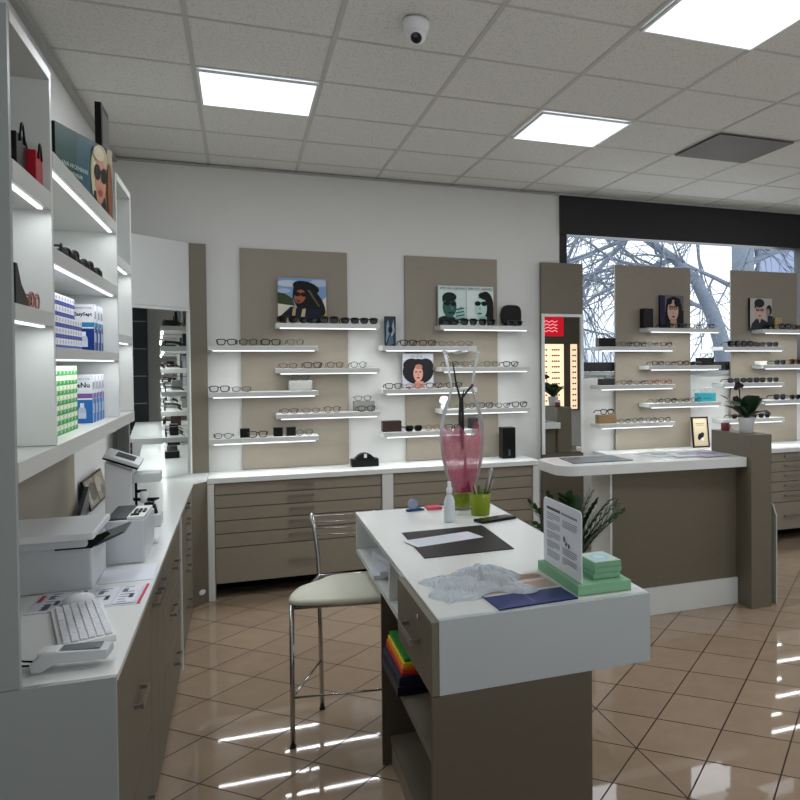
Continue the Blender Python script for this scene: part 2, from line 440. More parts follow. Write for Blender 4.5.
# corner filler panel at 45 degrees with a socket
t = thing('corner_board', 'narrow angled taupe corner panel with a small oval socket', 'panel', (-.27, 5.98, 0))
MB().prism([(-.330, 5.905), (-.310, 5.905), (-.2235, 6.026), (-.2235, 6.05)], 0, .826, 'z').build('board', M['taupe'], t)
ax = Vector((.0865, .121, 0)).normalized(); n = Vector((.121, -.0865, 0)).normalized()
mb = MB(); b2 = bmesh.new(); bmesh.ops.create_circle(b2, cap_ends=True, radius=.03, segments=20)
r_ = bmesh.ops.extrude_face_region(b2, geom=b2.faces[:]); bmesh.ops.translate(b2, verts=[g for g in r_['geom'] if isinstance(g, bmesh.types.BMVert)], vec=(0, 0, .006))
mm = Matrix((( ax.x, 0, n.x, -.262), (ax.y, 0, n.y, 5.972), (0, .6, 0, .085), (0, 0, 0, 1)))
b2.transform(mm); me_ = bpy.data.meshes.new('x'); b2.to_mesh(me_); mb.bm.from_mesh(me_); b2.free()
mb.build('socket', M['device_w'], t)

def strip_lamp(x, y, z, L_, rz, e):
    ld = bpy.data.lights.new('strip_lamp', 'AREA'); ld.shape = 'RECTANGLE'; ld.size = L_; ld.size_y = .012; ld.energy = e; ld.color = (.95, .98, 1)
    lo = bpy.data.objects.new('strip_lamp', ld); COL.objects.link(lo); lo.location = (x, y, z); lo.rotation_euler = (0, 0, rz)
# ================================================================== DISPLAY PANELS + SHELVES ON THE BACK WALL
PX = [.005, 1.215, 3.055, 4.26]
PN = ['black-hat poster panel', 'two-portrait poster panel', 'long-haired-woman poster panel', 'young-man poster panel']
for k, x in enumerate(PX):
    B(x, YB-.025, .85, x+.765, YB-.002 if k < 2 else YB-.031+.0, 2.49).bm.free() if False else None
    y1 = YB-.002 if k < 2 else YB-.034
    B(x, y1-.022, .849, x+.765, y1, 2.49, .0015).build('display_board', M['taupe_pale'], label='tall taupe display board, the %s' % PN[k], cat='display board', group='tall taupe display boards')
SZ = [1.93, 1.765, 1.597, 1.432, 1.265, 1.10]
ORD = ['topmost', 'second', 'third', 'fourth', 'fifth', 'lowest']
SH = {}
for k, x in enumerate(PX):
    for s in range(6):
        right = s % 2 == 0
        xa = x+(.232 if right else (-.216 if k < 2 else -.245)); xb = xa+.74
        if k == 3 and not right: xa, xb = x-.215, x+.47
        z = SZ[s]; yb = YB-.003 if k < 2 else YB-.06
        t = thing('wall_shelf', 'white lit eyewear shelf, %s down on the %s' % (ORD[s], PN[k]), 'wall shelf', ((xa+xb)/2, 6.31, z-.05), group='lit eyewear shelves on the %s' % PN[k])
        yw = YB-.003 if k < 2 else YB-.06
        y_wall = 6.422
        if k >= 2: y_wall = 6.39
        B(xa, 6.20, z-.034, xb, y_wall, z, .0015).build('shelf_board', M['shelf'], t)
        B(xa+.03, 6.206, z-.042, xb-.025, 6.22, z-.0345).build('light_strip', M['led'], t)
        SH[(k, s)] = (xa, xb, z)
        strip_lamp((xa+xb)/2, 6.213, z-.0435, xb-xa-.06, 0, 1.35)

# eyewear ----------------------------------------------------------------
def m_col(name, col, rough=.3):
    if name not in M: M[name] = mat(name, col, rough, spec=.3)
    return M[name]
FC = {'black': '#0d0d0f', 'brown': '#3a2216', 'gold': '#6d5528', 'rose': '#7a4a44', 'silver': '#45474b', 'blue': '#26324a', 'tortoise': '#4a2f1a', 'white': '#cfd3d6', 'amber': '#7a4a18', 'red': '#7a1c22', 'pink': '#a0605c'}
PROTO = {}
def superell(cx, cz, a, b, p, n=20, tilt=0):
    P = []
    for k in range(n):
        t = 2*PI*k/n; c, s_ = math.cos(t), math.sin(t)
        x = a*math.copysign(abs(c)**(2/p), c); z = b*math.copysign(abs(s_)**(2/p), s_)
        x *= 1+tilt*z/b*.12
        P.append((cx+x, cz+z))
    return P
def make_eyewear(sun, col, shape):
    """faces -Y, lower rims at z=0, arms running back along +Y"""
    r_ = bpy.data.objects.new('sunglasses' if sun else 'eyeglasses', None); COL.objects.link(r_); r_.empty_display_size = .03
    fm = m_col('frame_'+col, FC[col]); W, H_, p_, th = {'round': (.0245, .023, 2.1, .0026), 'square': (.0275, .021, 3.4, .0040), 'cat': (.0275, .0205, 2.8, .0038), 'oval': (.026, .0185, 2.4, .0025), 'big': (.0285, .025, 3.0, .0042)}[shape]
    cx = W+.0085; cz = H_+th
    mb = MB()
    for s in (-1, 1):
        o = superell(cx, cz, W, H_, p_, 20, 1)
        mb.tube([(s*x, 0.0015*abs(x-.01)/.05, z) for x, z in o], th, 6, closed=True)
    mb.tube([(-.0095, 0, cz+H_*.35), (-.004, -.001, cz+H_*.55), (.004, -.001, cz+H_*.55), (.0095, 0, cz+H_*.35)], th*1.05, 6)
    for s in (-1, 1):
        mb.tube([(s*(cx+W*.93), .001, cz+H_*.5), (s*(cx+W+.005), .004, cz+H_*.58), (s*(cx+W+.006), .012, cz+H_*.58)], [th*1.25, th*1.2, th], 6)
    mb.build('frame_front', fm, r_, world=False)
    for s in (-1, 1):
        o = superell(cx, cz, W*.99, H_*.99, p_, 20, 1); lb = MB()
        c0 = lb.bm.verts.new((s*cx, -.0015, cz)); vs = [lb.bm.verts.new((s*x, .0005, z)) for x, z in o]
        for i in range(20): lb.bm.faces.new((c0, vs[i], vs[(i+1) % 20]))
        if sun: lm = m_col('sunlens_brown', '#2a1a10', .06) if col in ('tortoise', 'amber', 'brown') else m_col('sunlens_black', '#050507', .06)
        else: lm = M['lensclear']
        lb.build('lens', lm, r_, world=False, smooth=True)
    for s in (-1, 1):
        x = s*(cx+W+.006); z = cz+H_*.58
        MB().tube([(x, .012, z), (x*.99, .06, z-.002), (x*.97, .095, z-.006), (x*.93, .125, z-.026)], [th*1.0, th, th, th*1.1], 6).build('temple_arm', fm, r_, world=False)
    return r_
CNT = ['first', 'second', 'third', 'fourth', 'fifth', 'sixth', 'seventh', 'eighth']
def put_eyewear(sun, col, shape, x, y, z, rz, label, group, tiltx=0, sc=1.0):
    key = (sun, col, shape)
    if key not in PROTO:
        PROTO[key] = make_eyewear(*key); o = PROTO[key]
    else:
        src = PROTO[key]; o = copy_tree(src)
    o.location = (x, y, z+.0005); o.rotation_euler = (tiltx, 0, rz); o.scale = (sc,)*3
    tag(o, label, 'sunglasses' if sun else 'eyeglasses', group)
    return o
SHP = ['square', 'round', 'oval', 'cat', 'square', 'big']
def row(k, s, xs_, cols, sun=False, y=6.222):
    """xs_ : offsets (m) from the left end of the shelf board"""
    xa, xb, z = SH[(k, s)]
    for i, (dx, c) in enumerate(zip(xs_, cols)):
        sh = random.choice(['square', 'big', 'cat']) if sun else random.choice(SHP[:5] if c in ('black', 'brown', 'blue') else ['round', 'oval', 'square'])
        put_eyewear(sun, c, sh, xa+dx, y+random.uniform(-.004, .006), z, random.uniform(-.06, .06),
                    '%s %s, %s from left, %s shelf down, %s' % (c, 'sunglasses' if sun else 'eyeglasses', CNT[i], ORD[s], PN[k]),
                    'eyewear on the %s shelf of the %s' % (ORD[s], PN[k]), sc=.88 if k == 2 else .97)
PM = .0069  # metres per photo pixel at the shelf fronts
row(0, 0, [.085, .227, .375, .525, .665], ['black']*5, True)
row(0, 1, [.12, .265, .415, .585], ['black', 'black', 'black', 'silver'])
row(0, 2, [.085, .255, .415, .585], ['brown', 'black', 'brown', 'silver'])
row(0, 3, [.07, .215], ['blue', 'silver'])
row(0, 4, [.09, .24, .39, .64], ['black', 'silver', 'brown', 'black'])
row(0, 5, [.09, .32, .64], ['black', 'black', 'silver'])
row(1, 0, [.085, .235, .385, .62], ['black', 'black', 'black', 'silver'], True)
row(1, 1, [.20, .35, .50, .65], ['black', 'brown', 'silver', 'brown'])
row(1, 2, [.09, .235, .415, .58], ['black', 'silver', 'silver', 'black'])
row(1, 3, [.085, .24, .40, .56], ['silver', 'silver', 'brown', 'black'])
row(1, 4, [.22, .365, .51, .655], ['silver', 'blue', 'black', 'black'])
row(1, 5, [.385, .55], ['gold', 'black'])
row(2, 0, [.20, .34, .48, .62], ['black', 'silver', 'brown', 'black'])
row(2, 1, [.27, .40, .53, .66], ['black', 'black', 'silver', 'brown'])
row(2, 2, [.10, .23, .36, .49], ['black', 'black', 'brown', 'silver'])
row(2, 3, [.27, .40, .53, .66], ['black', 'silver', 'rose', 'rose'])
row(2, 4, [.10, .23, .36, .49], ['silver', 'black', 'brown', 'black'])
row(2, 5, [.25, .38, .51, .64], ['black', 'black', 'blue', 'silver'])
row(3, 0, [.26, .41, .56], ['black', 'tortoise', 'black'], True)
row(3, 1, [.13, .275, .42, .565], ['black', 'black', 'tortoise', 'black'], True)
row(3, 2, [.20, .38, .56], ['black', 'amber', 'black'], True)
row(3, 3, [.13, .275, .42, .565], ['black', 'black', 'black', 'black'], True)
row(3, 4, [.20, .38, .55], ['black', 'black', 'black'], True)
row(3, 5, [.17, .32, .47], ['brown', 'tortoise', 'black'], True)

# posters ----------------------------------------------------------------
def poster(name, x0, z0, w, h, y, pic, label, cat='poster', rz=0, th=.03, edge='#17171a'):
    t = thing(name, label, cat, (x0+w/2, y, z0), rz)
    B(-w/2, 0, 0, w/2, th, h, .001).build('board', m_col('edge_'+edge, edge, .5), t, world=False)
    mb = MB(); pic.emit(mb, (-w/2, 0, 0), (1, 0, 0), (0, 0, 1)); mb.build('printed_picture', M['print_gloss'], t, world=False)
    return t
# 1: figure in a wide black hat and navy coat
p = Pic(.345, .345, '#7e9cc6')
p.ell(.22, .88, .26, .07, '#c3cbd8').ell(.85, .90, .2, .08, '#aebbd2').ell(.12, .72, .14, .05, '#a9bad6').rect(0, 0, 1, .40, '#a8a48c')
p.add([(0, .68), (.14, .66), (.30, .56), (.34, .40), (0, .42)], '#39462f').add([(0, .44), (.30, .40), (.2, .22), (0, .12)], '#d8d2c6').add([(.80, .34), (1, .42), (1, 0), (.55, 0)], '#cdb93c').add([(.93, .55), (1, .6), (1, .3), (.9, .3)], '#d8d4cc')
p.ell(.66, .55, .20, .46, '#0c0c0f', 38).ell(.58, .80, .28, .13, '#0e0e11', -14).add([(.32, .80), (.50, .62), (.62, .30), (.40, .34), (.30, .58)], '#120d0e')
p.ell(.45, .60, .115, .155, '#9c5a44', -18).ell(.40, .50, .05, .05, '#8a4a38').ell(.39, .655, .075, .05, '#1a0c0a', -12).ell(.53, .645, .065, .048, '#1a0c0a', -12).ell(.43, .50, .035, .016, '#5d1f22')
p.add([(.60, .75), (.66, .74), (.86, .40), (.84, .38)], '#5f5a46')
p.add([(.04, .16), (.26, .38), (.50, .32), (.84, .33), (.96, .08), (.8, 0), (.08, 0)], '#161b30').add([(.30, .34), (.37, .36), (.34, .12), (.28, .12)], '#b3a070').add([(.50, .33), (.57, .34), (.54, .10), (.46, .12)], '#c9b88e')
p.ell(.24, .09, .13, .06, '#c9a48e').ell(.44, .06, .12, .055, '#d6b49e').rect(.18, 0, .62, .03, '#e3ddd4')
poster('poster', .262, 1.9305, .345, .345, 6.372, p, 'square poster of a figure in a wide black hat and navy coat', edge='#6d6a5d')
# 2: green tinted portraits, two panels
def portrait_pair():
    p = Pic(.46, .325, '#c9d6d2')
    p.rect(0, 0, .49, .88, '#cfe0dc').rect(.51, 0, 1, .88, '#dbe7e4').rect(.495, 0, .505, 1, '#8fa09c')
    p.ell(.16, .04, .22, .22, '#0e2a25').ell(.20, .48, .125, .27, '#2f6257').ell(.20, .72, .125, .12, '#0a1614').rect(.07, .60, .10, .74, '#0a1614')
    p.ell(.155, .56, .055, .055, '#060b0a').ell(.27, .55, .05, .055, '#060b0a').rect(.19, .56, .24, .585, '#060b0a').ell(.23, .33, .06, .025, '#16302b').ell(.245, .44, .022, .05, '#4c8577')
    p.add([(.28, .0), (.47, .0), (.48, .30), (.42, .50), (.35, .46), (.31, .28)], '#9cc4ba')
    for k in range(5): p.add([(.31, .06+k*.085), (.46, .10+k*.085), (.46, .125+k*.085), (.31, .085+k*.085)], '#16302b')
    p.ell(.85, .52, .145, .36, '#0a1211').rect(.86, 0, .995, .5, '#0a1211').ell(.77, .46, .105, .26, '#b9d8cf').add([(.68, .0), (.88, .0), (.87, .25), (.76, .25)], '#9cc4b9')
    p.ell(.705, .57, .055, .06, '#05090a').ell(.825, .57, .055, .06, '#05090a').rect(.74, .58, .80, .605, '#05090a').ell(.74, .32, .04, .022, '#35554e').ell(.745, .45, .018, .05, '#93bdb2').ell(.82, .76, .10, .09, '#0a1211', -15)
    p.text('EMPORIO ARMANI', .25, .935, .075, '#3a4644').text('EMPORIO ARMANI', .75, .935, .075, '#3a4644')
    return p
poster('poster', 1.47, 1.9305, .46, .325, 6.372, portrait_pair(), 'pale green double poster with portraits of two people wearing dark glasses', edge='#c9d0ce')
# blue grey narrow card
p = Pic(.085, .235, '#2c3440'); p.add([(.1, .1), (.5, .5), (.3, .9), (.15, .7)], '#7f93a8').add([(.5, .2), (.9, .5), (.8, .9), (.6, .6)], '#93a5b5').add([(.2, .0), (.8, .1), (.7, .35), (.4, .3)], '#51657a').ell(.5, .55, .2, .12, '#11161d')
poster('display_card', 1.045, 1.7655, .085, .235, 6.372, p, 'narrow dark blue patterned display card standing on left shelf end', cat='card', edge='#20242c')
# afro portrait
p = Pic(.245, .275, '#b9bcc4'); p.rect(0, .82, 1, 1, '#cfd4dd').text('VOGUE', .45, .91, .1, '#5a5f6a').ell(.5, .48, .50, .37, '#17161a').ell(.3, .66, .28, .2, '#17161a').ell(.75, .64, .25, .22, '#1b1a1f')
p.add([(.3, 0), (.75, 0), (.66, .2), (.42, .2)], '#b78474').ell(.5, .42, .155, .23, '#c39180').ell(.44, .47, .045, .018, '#2a1a18').ell(.57, .47, .045, .018, '#2a1a18').ell(.5, .30, .055, .024, '#8a2f38').ell(.5, .39, .025, .03, '#a87565').ell(.52, .62, .12, .07, '#a8705f')
p.add([(0, 0), (.33, 0), (.2, .06)], '#a03a44')
poster('poster', 1.18, 1.4325, .245, .275, 6.372, p, 'small poster of a woman with big dark afro hair', edge='#a8abb2')
# long haired woman with glasses
p = Pic(.24, .30, '#6a6470'); p.rect(0, 0, .2, 1, '#2c2340').ell(.58, .55, .36, .42, '#0c0b10').rect(.62, 0, 1, .55, '#0e0d12').rect(.2, 0, .42, .5, '#100f14')
p.ell(.54, .54, .235, .33, '#d3aa9c').add([(.40, .0), (.74, 0), (.68, .3), (.44, .3)], '#bf9484').ell(.46, .62, .09, .05, '#16121a').ell(.65, .62, .09, .05, '#16121a').ell(.46, .62, .065, .034, '#b08a7c').ell(.65, .62, .065, .034, '#b08a7c').rect(.36, .665, .76, .685, '#120e14').ell(.55, .36, .075, .026, '#8a2a34').ell(.55, .47, .03, .04, '#c09080').ell(.72, .80, .14, .13, '#0c0b10').ell(.38, .82, .12, .10, '#0c0b10')
poster('poster', 3.485, 1.9305, .24, .30, 6.356, p, 'poster of a long black-haired woman wearing black glasses', edge='#1c1830')
# young man
p = Pic(.25, .30, '#b9b6b2'); p.ell(.42, .58, .215, .30, '#cfab9b').ell(.42, .84, .23, .14, '#1b1614').rect(.2, .68, .27, .85, '#1b1614')
p.add([(0, 0), (.95, 0), (.78, .25), (.55, .34), (.25, .34), (.08, .2)], '#14151a').add([(.36, .36), (.5, .36), (.43, .2)], '#c9a594').ell(.34, .63, .085, .045, '#1a1210').ell(.53, .63, .085, .045, '#1a1210').ell(.34, .63, .055, .028, '#8f6f60').ell(.53, .63, .055, .028, '#8f6f60').ell(.43, .44, .06, .02, '#7d3f3a').ell(.85, .62, .13, .17, '#17130f').ell(.80, .55, .08, .13, '#a98675').rect(.78, .1, 1, .45, '#1a1a1e')
poster('poster', 4.45, 1.9305, .25, .30, 6.356, p, 'poster of a young man with glasses, a second face behind', edge='#0c0c0e')

# small cases and boxes on the shelves --------------------------------------
def case(name, x0, x1, z, h, col, label, y0=6.25, d=.08, cat='case', bev=.004, rough=.5):
    return B(x0, y0, z+.0005, x1, y0+d, z+h, bev).build(name, m_col('case_'+col, col, rough), label=label, cat=cat)
case('glasses_case', .325, .49, 1.432, .075, '#7d7d78', 'pale grey glasses case on the fourth shelf of black-hat panel', y0=6.27)
put_eyewear(False, 'silver', 'oval', .408, 6.28, 1.508, 0, 'silver eyeglasses lying on top of the pale grey case', 'eyeglasses on cases')
case('glasses_case', .80, .96, 1.265, .075, '#84837e', 'grey glasses case on the fifth shelf of the black-hat panel', y0=6.355, d=.06)
put_eyewear(False, 'black', 'oval', .87, 6.357, 1.3405, 0, 'black eyeglasses resting on top of the grey case', 'eyeglasses on cases')
for i, (a, b, lb) in enumerate(((0.03, .08, 'left'), (.255, .305, 'middle'), (.345, .395, 'right'))):
    B(a-.04, 6.25, 1.1005, b-.025, 6.31, 1.165, .002).build('leather_box', M['black'], label='small black box, %s of three behind glasses on the lowest corner shelf' % lb, cat='box', group='black boxes on the lowest left shelf')
case('glasses_case', 1.005, 1.15, 1.10, .085, '#35231f', 'dark brown glasses case at the left end of lowest shelf', y0=6.27)
put_eyewear(True, 'black', 'square', 1.235, 6.222, 1.10, .15, 'black sunglasses beside the dark brown case', 'eyewear on the lowest shelf of the two-portrait poster panel')
# rounded black sunglasses case on shelf beside double poster
MB().prism(superell(2.085, 2.021, .085, .09, 3.6, 28), 6.36, 6.40, 'y', .004).build('sunglasses_case', M['black'], label='rounded square black case beside the double portrait poster', cat='case')
# white bowl-like ornament
t = thing('ornament', 'small round white ornament at the left end of fifth shelf behind vase', 'ornament', (1.49, 6.27, 1.2655))
MB().lathe([(.02, 0), (.028, .004), (.03, .02), (.03, .03)], (1.49, 6.27, 1.2655), 20).build('base', M['device_w'], t)
MB().ball((1.49, 6.27, 1.333), .038, (1.1, .6, 1), 16).build('disc', M['device_w'], t)
case('perfume_box', 1.70, 1.77, 1.10, .085, '#101012', 'small black box on the lowest shelf behind the vase', y0=6.28, cat='box')
case('perfume_box', 3.29, 3.385, 1.93, .175, '#141316', 'upright black box beside the long-haired woman poster', y0=6.30, cat='box')
case('perfume_box', 4.735, 4.815, 1.93, .12, '#b3a172', 'small gold box beside the young man poster', y0=6.35, d=.035, cat='box')
case('leather_box', 2.84, 3.00, 1.765, .075, '#0f0f11', 'black box with glasses on top, second shelf by window', y0=6.27, cat='box')
put_eyewear(False, 'black', 'oval', 2.93, 6.275, 1.841, 0, 'black eyeglasses on top of the second-shelf black box', 'eyeglasses on cases')
case('leather_box', 3.845, 4.00, 1.597, .07, '#0b0b0d', 'long black box with glasses on top in front of window', y0=6.27, cat='box')
put_eyewear(False, 'silver', 'oval', 3.92, 6.275, 1.668, 0, 'silver eyeglasses on top of the long black window box', 'eyeglasses on cases')
case('glasses_case', 2.86, 2.99, 1.432, .055, '#2b2b2d', 'dark grey box on fourth shelf near the column mirror', y0=6.27, cat='box')
case('glasses_stand', 2.91, 2.955, 1.4875, .035, '#8b8f90', 'small grey block on top of the dark grey box', y0=6.29, d=.03, cat='block')
p = Pic(.185, .08, '#3ea7b4'); p.rect(.28, .30, .72, .42, '#247f8d').rect(0, .9, 1, 1, '#58bcc6')
t = thing('gift_box', 'turquoise box topped with white glasses beside the window panel', 'box', (3.92, 6.30, 1.2655))
mb = MB(); colbox(mb, 3.835, 6.27, 1.2655, 4.015, 6.35, 1.345, '#3ea7b4', .002); p.emit(mb, (3.83, 6.27, 1.2655), (1, 0, 0), (0, 0, 1)); mb.build('box_body', M['print'], t)
put_eyewear(False, 'white', 'square', 3.92, 6.28, 1.3465, 0, 'white eyeglasses on top of the turquoise box', 'eyeglasses on cases')
case('wooden_box', 2.83, 3.0, 1.10, .075, '#8f7650', 'light wooden box on the lowest shelf beside column mirror', y0=6.26, cat='box')
put_eyewear(False, 'black', 'square', 2.92, 6.28, 1.176, .1, 'black eyeglasses on top of the light wooden box', 'eyeglasses on cases')
case('display_block', 4.472, 4.56, 1.597, .035, '#d5d5d0', 'white block at the left end of amber sunglasses shelf', y0=6.24, cat='block')
# things on the back counter
t = thing('glasses_case', 'black case with a domed clasp on the back counter', 'case', (.86, 6.28, .8465))
B(.765, 6.22, .8465, .965, 6.33, .905, .006).build('case_body', M['black'], t)
MB().prism([(.79, .905), (.94, .905), (.91, .935), (.88, .948), (.85, .948), (.82, .935)], 6.235, 6.315, 'y', .003).build('case_lid', M['black'], t)
B(.855, 6.216, .915, .875, 6.2205, .945).build('clasp', M['device_w'], t)
t = thing('speaker', 'tall narrow black speaker standing on the back counter', 'speaker', (2.02, 6.3, .8465))
B(1.965, 6.25, .8465, 2.075, 6.36, 1.10, .004).build('speaker_body', M['black'], t)
B(2.012, 6.2485, .87, 2.03, 6.2498, .92).build('badge', M['darkgrey'], t)
# framed card on window counter
t = thing('picture_frame', 'small black framed card leaning on the counter below window', 'picture frame', (3.865, 6.27, .849), -.05)
b2 = MB()
mt = Matrix.Rotation(math.radians(-9), 4, 'X')
mb = MB()
for a in ((-.085, 0, .085, .012), (-.085, .268, .085, .28), (-.085, .012, -.073, .268), (.073, .012, .085, .268)):
    mb.box(a[0], 0, a[1], a[2], .016, a[3], 0, mt)
mb.build('frame', M['black'], t, world=False)
p = Pic(.146, .256, '#cdb892'); p.rect(.06, .04, .94, .96, '#d8c8a8').text('CARD', .5, .86, .05, '#7a6a4a').L.pop()
p.rect(.2, .80, .8, .82, '#8d7c5c').rect(.25, .74, .75, .755, '#8d7c5c').ell(.5, .36, .2, .1, '#16120f').ell(.38, .3, .1, .08, '#1d1714').ell(.62, .25, .1, .06, '#f0ece2').ell(.62, .42, .12, .07, '#2c2320')
mb = MB(); p.emit(mb, (-.073, .006, .012), (1, 0, 0), (0, 0, 1)); mb.bm.transform(mt); mb.build('printed_picture', M['print'], t, world=False)
B(-.01, .05, 0, .01, .10, .10).bm.free()

# ================================================================== CORNER UNIT (left, 45 degrees) + COLUMN MIRROR
A_, B_ = Vector((-.672, 6.005, 0)), Vector((-.332, 6.375, 0))
ax = (B_-A_).normalized(); nn = Vector((ax.y, -ax.x, 0))   # towards the room
def obox(mb, u0, u1, n0, n1, z0, z1):
    cs = []
    for z in (z0, z1):
        for (u, n_) in ((u0, n0), (u1, n0), (u1, n1), (u0, n1)):
            q = A_+ax*u+nn*n_; cs.append((q.x, q.y, z))
    mb.quadbox([cs[0], cs[3], cs[2], cs[1], cs[4], cs[7], cs[6], cs[5]])
Lm = (B_-A_).length
t = thing('corner_mirror', 'tall angled corner mirror with a blank white panel above', 'mirror', (-.5, 6.19, .847))
mb = MB(); obox(mb, -.03, Lm, -.03, 0.0, 2.035, 2.5); mb.build('upper_panel', M['white'], t)
mb = MB(); obox(mb, 0, Lm-.015, -.02, -.008, .848, 2.03); mb.build('mirror_glass', M['mirror'], t)
mb = MB(); obox(mb, Lm-.014, Lm, -.03, 0.004, .848, 2.033); obox(mb, 0, Lm-.015, -.02, .004, 2.012, 2.033); mb.build('mirror_frame', M['white'], t)
mb = MB(); mb.prism([(-.329, 6.372), (-.222, 6.385), (-.222, 6.44), (-.329, 6.44)], .847, 2.5, 'z'); mb.build('side_board', M['taupe'], t)
# column mirror
t = thing('column_mirror', 'narrow wall mirror below a taupe board beside the window', 'mirror', (2.545, 6.39, 0))
B(2.352, 6.372, 2.045, 2.735, 6.41, 2.48, .001).build('upper_panel', M['taupe'], t)
B(2.352, 6.378, 0, 2.735, 6.41, 2.044).build('backboard', M['taupe_dark'], t)
mb = MB(); mb.box(2.352, 6.36, .85, 2.376, 6.3775, 2.044); mb.box(2.711, 6.36, .85, 2.735, 6.3775, 2.044); mb.box(2.376, 6.36, 2.02, 2.711, 6.3775, 2.044); mb.build('mirror_frame', M['white'], t)
B(2.3765, 6.37, .86, 2.7105, 6.377, 2.0195).build('mirror_glass', M['mirror'], t)

# ================================================================== LEFT WALL SHELF UNIT
XF = -.506
t = thing('shelving_unit', 'tall white lit shelving unit fixed along the left wall', 'shelving', (-.66, 3.5, .846))
mb = MB(); mb.box(XL+.002, 2.312, .847, XF, 2.334, 2.505, .001); mb.build('end_panel', M['shaded_white'], t)
for y in (2.775, 4.125, 4.63):
    B(XL+.012, y, 1.40 if y > 4.2 or True else .85, XF, y+.024, 2.50 if y != 4.125 else 2.50, .001).build('divider', M['white'], t)
B(XL+.002, 2.335, 1.40, XL+.011, 4.654, 2.5).build('back_panel', M['white'], t)
def unit_shelf(y0, y1, z1, th, led=True):
    s = B(XL+.012, y0, z1-th, XF+.002, y1, z1, .001).build('shelf', M['shelf'], t)
    if led: B(XF-.024, y0+.03, z1-th-.006, XF-.012, y1-.05, z1-th-.0005).build('light_strip', M['led'], s); strip_lamp(XF-.018, (y0+y1)/2, z1-th-.0075, y1-y0-.09, PI/2, 1.1*(y1-y0))
unit_shelf(2.335, 4.654, 1.398, .05, False)
unit_shelf(2.335, 2.774, 2.5, .03, False); unit_shelf(4.15, 4.629, 2.5, .03, False)
unit_shelf(2.335, 2.774, 2.14, .05); unit_shelf(2.335, 2.774, 1.79, .04)
unit_shelf(2.80, 4.124, 2.27, .045); unit_shelf(2.80, 4.124, 1.985, .042); unit_shelf(2.80, 4.124, 1.69, .035)
unit_shelf(4.15, 4.629, 2.13, .04); unit_shelf(4.15, 4.629, 1.775, .036)
# splashback boards on the wall below it
B(XL+.001, 2.335, .848, XL+.014, 4.80, 1.346).build('splashback', M['taupe_pale'], label='taupe splashback board behind the printer', cat='wall board')

# wide blonde poster on the top middle shelf
p = Pic((Vector((-.515, 4.085))-Vector((-.65, 3.65))).length, .3095, '#24504a')
p.rect(.38, 0, .72, 1, '#3a5a66').add([(.0, 0), (.3, 0), (.36, 1), (0, 1)], '#1f4a42').ell(.45, .7, .12, .4, '#2f5660')
p.ell(.78, .58, .20, .42, '#b3a488').rect(.84, 0, 1, .7, '#8d6a52').rect(.9, .5, 1, 1, '#a39a84').ell(.66, .55, .07, .38, '#c2b595')
p.add([(.56, 0), (.9, 0), (.84, .28), (.64, .34)], '#2a221f').ell(.76, .52, .10, .30, '#c08a72').ell(.74, .30, .07, .12, '#b57f68')
p.ell(.70, .60, .058, .11, '#101014', -8).ell(.82, .58, .056, .11, '#101014', -8).rect(.74, .61, .78, .64, '#101014').ell(.75, .33, .036, .045, '#a3434a').ell(.93, .4, .05, .4, '#7d5138').ell(.72, .86, .10, .10, '#c9bfa4')
p.add([(.70, .0), (.78, 0), (.74, .2)], '#c9a08a')
p.text('ANA HICKMANN', .29, .52, .085, '#c7d6cf', 1).text('EYEWEAR', .31, .42, .07, '#c7d6cf', 1).rect(.30, .28, .37, .30, '#c7d6cf').rect(.32, .20, .39, .22, '#c7d6cf')
A2v, B2v = Vector((-.65, 3.65, 0)), Vector((-.515, 4.085, 0))
t = thing('poster', 'wide dark green poster of a blonde woman in sunglasses', 'poster', (-.58, 3.87, 2.2705))
axp = (B2v-A2v).normalized(); nnp = Vector((axp.y, -axp.x, 0)); q_ = [A2v, A2v-nnp*.03, B2v-nnp*.03, B2v]
MB().prism([(v.x, v.y) for v in q_][::-1], 2.2705, 2.58, 'z').build('board', M['black'], t)
mb = MB(); p.emit(mb, (A2v.x, A2v.y, 2.2705), axp, (0, 0, 1)); mb.build('printed_picture', M['print'], t)
# dark frame on top of the unit
t = thing('picture_frame', 'black upright frame on top of the shelving unit behind poster', 'picture frame', (-.61, 4.4, 2.501))
B(-.60, 4.25, 2.501, -.573, 4.47, 2.84, .002).build('frame', M['black'], t)
B(-.5728, 4.27, 2.54, -.5715, 4.45, 2.81).build('inset', mat('inset_grey', '#4a4b4c', .3), t)

# gift bags in the left column
def gift_bag(y, x, w, h, d, col, label, inner='#0c0c0c'):
    t = thing('gift_bag', label, 'gift bag', (x, y, 2.1405))
    pts = [(-w/2, 0), (w/2, 0), (w/2*.96, h), (-w/2*.96, h)]
    MB().prism(pts, -d/2, d/2, 'x', .002).build('bag_body', m_col('bag_'+col, col, .45), t, world=False)
    for s in (-1, 1):
        mb = MB(); pp = [(s*(d/2+.002), -w*.25+w*.5*k/8, h-.02+math.sin(PI*k/8)*h*.45) for k in range(9)]
        mb.tube(pp, .003, 6); mb.build('handle', M['black'], t, world=False)
    return t
gift_bag(2.60, -.555, .11, .12, .03, '#101012', 'small black gift bag with looped handles on left upper shelf')
gift_bag(2.705, -.535, .085, .10, .03, '#a8162a', 'small red gift bag in front of the black bag')
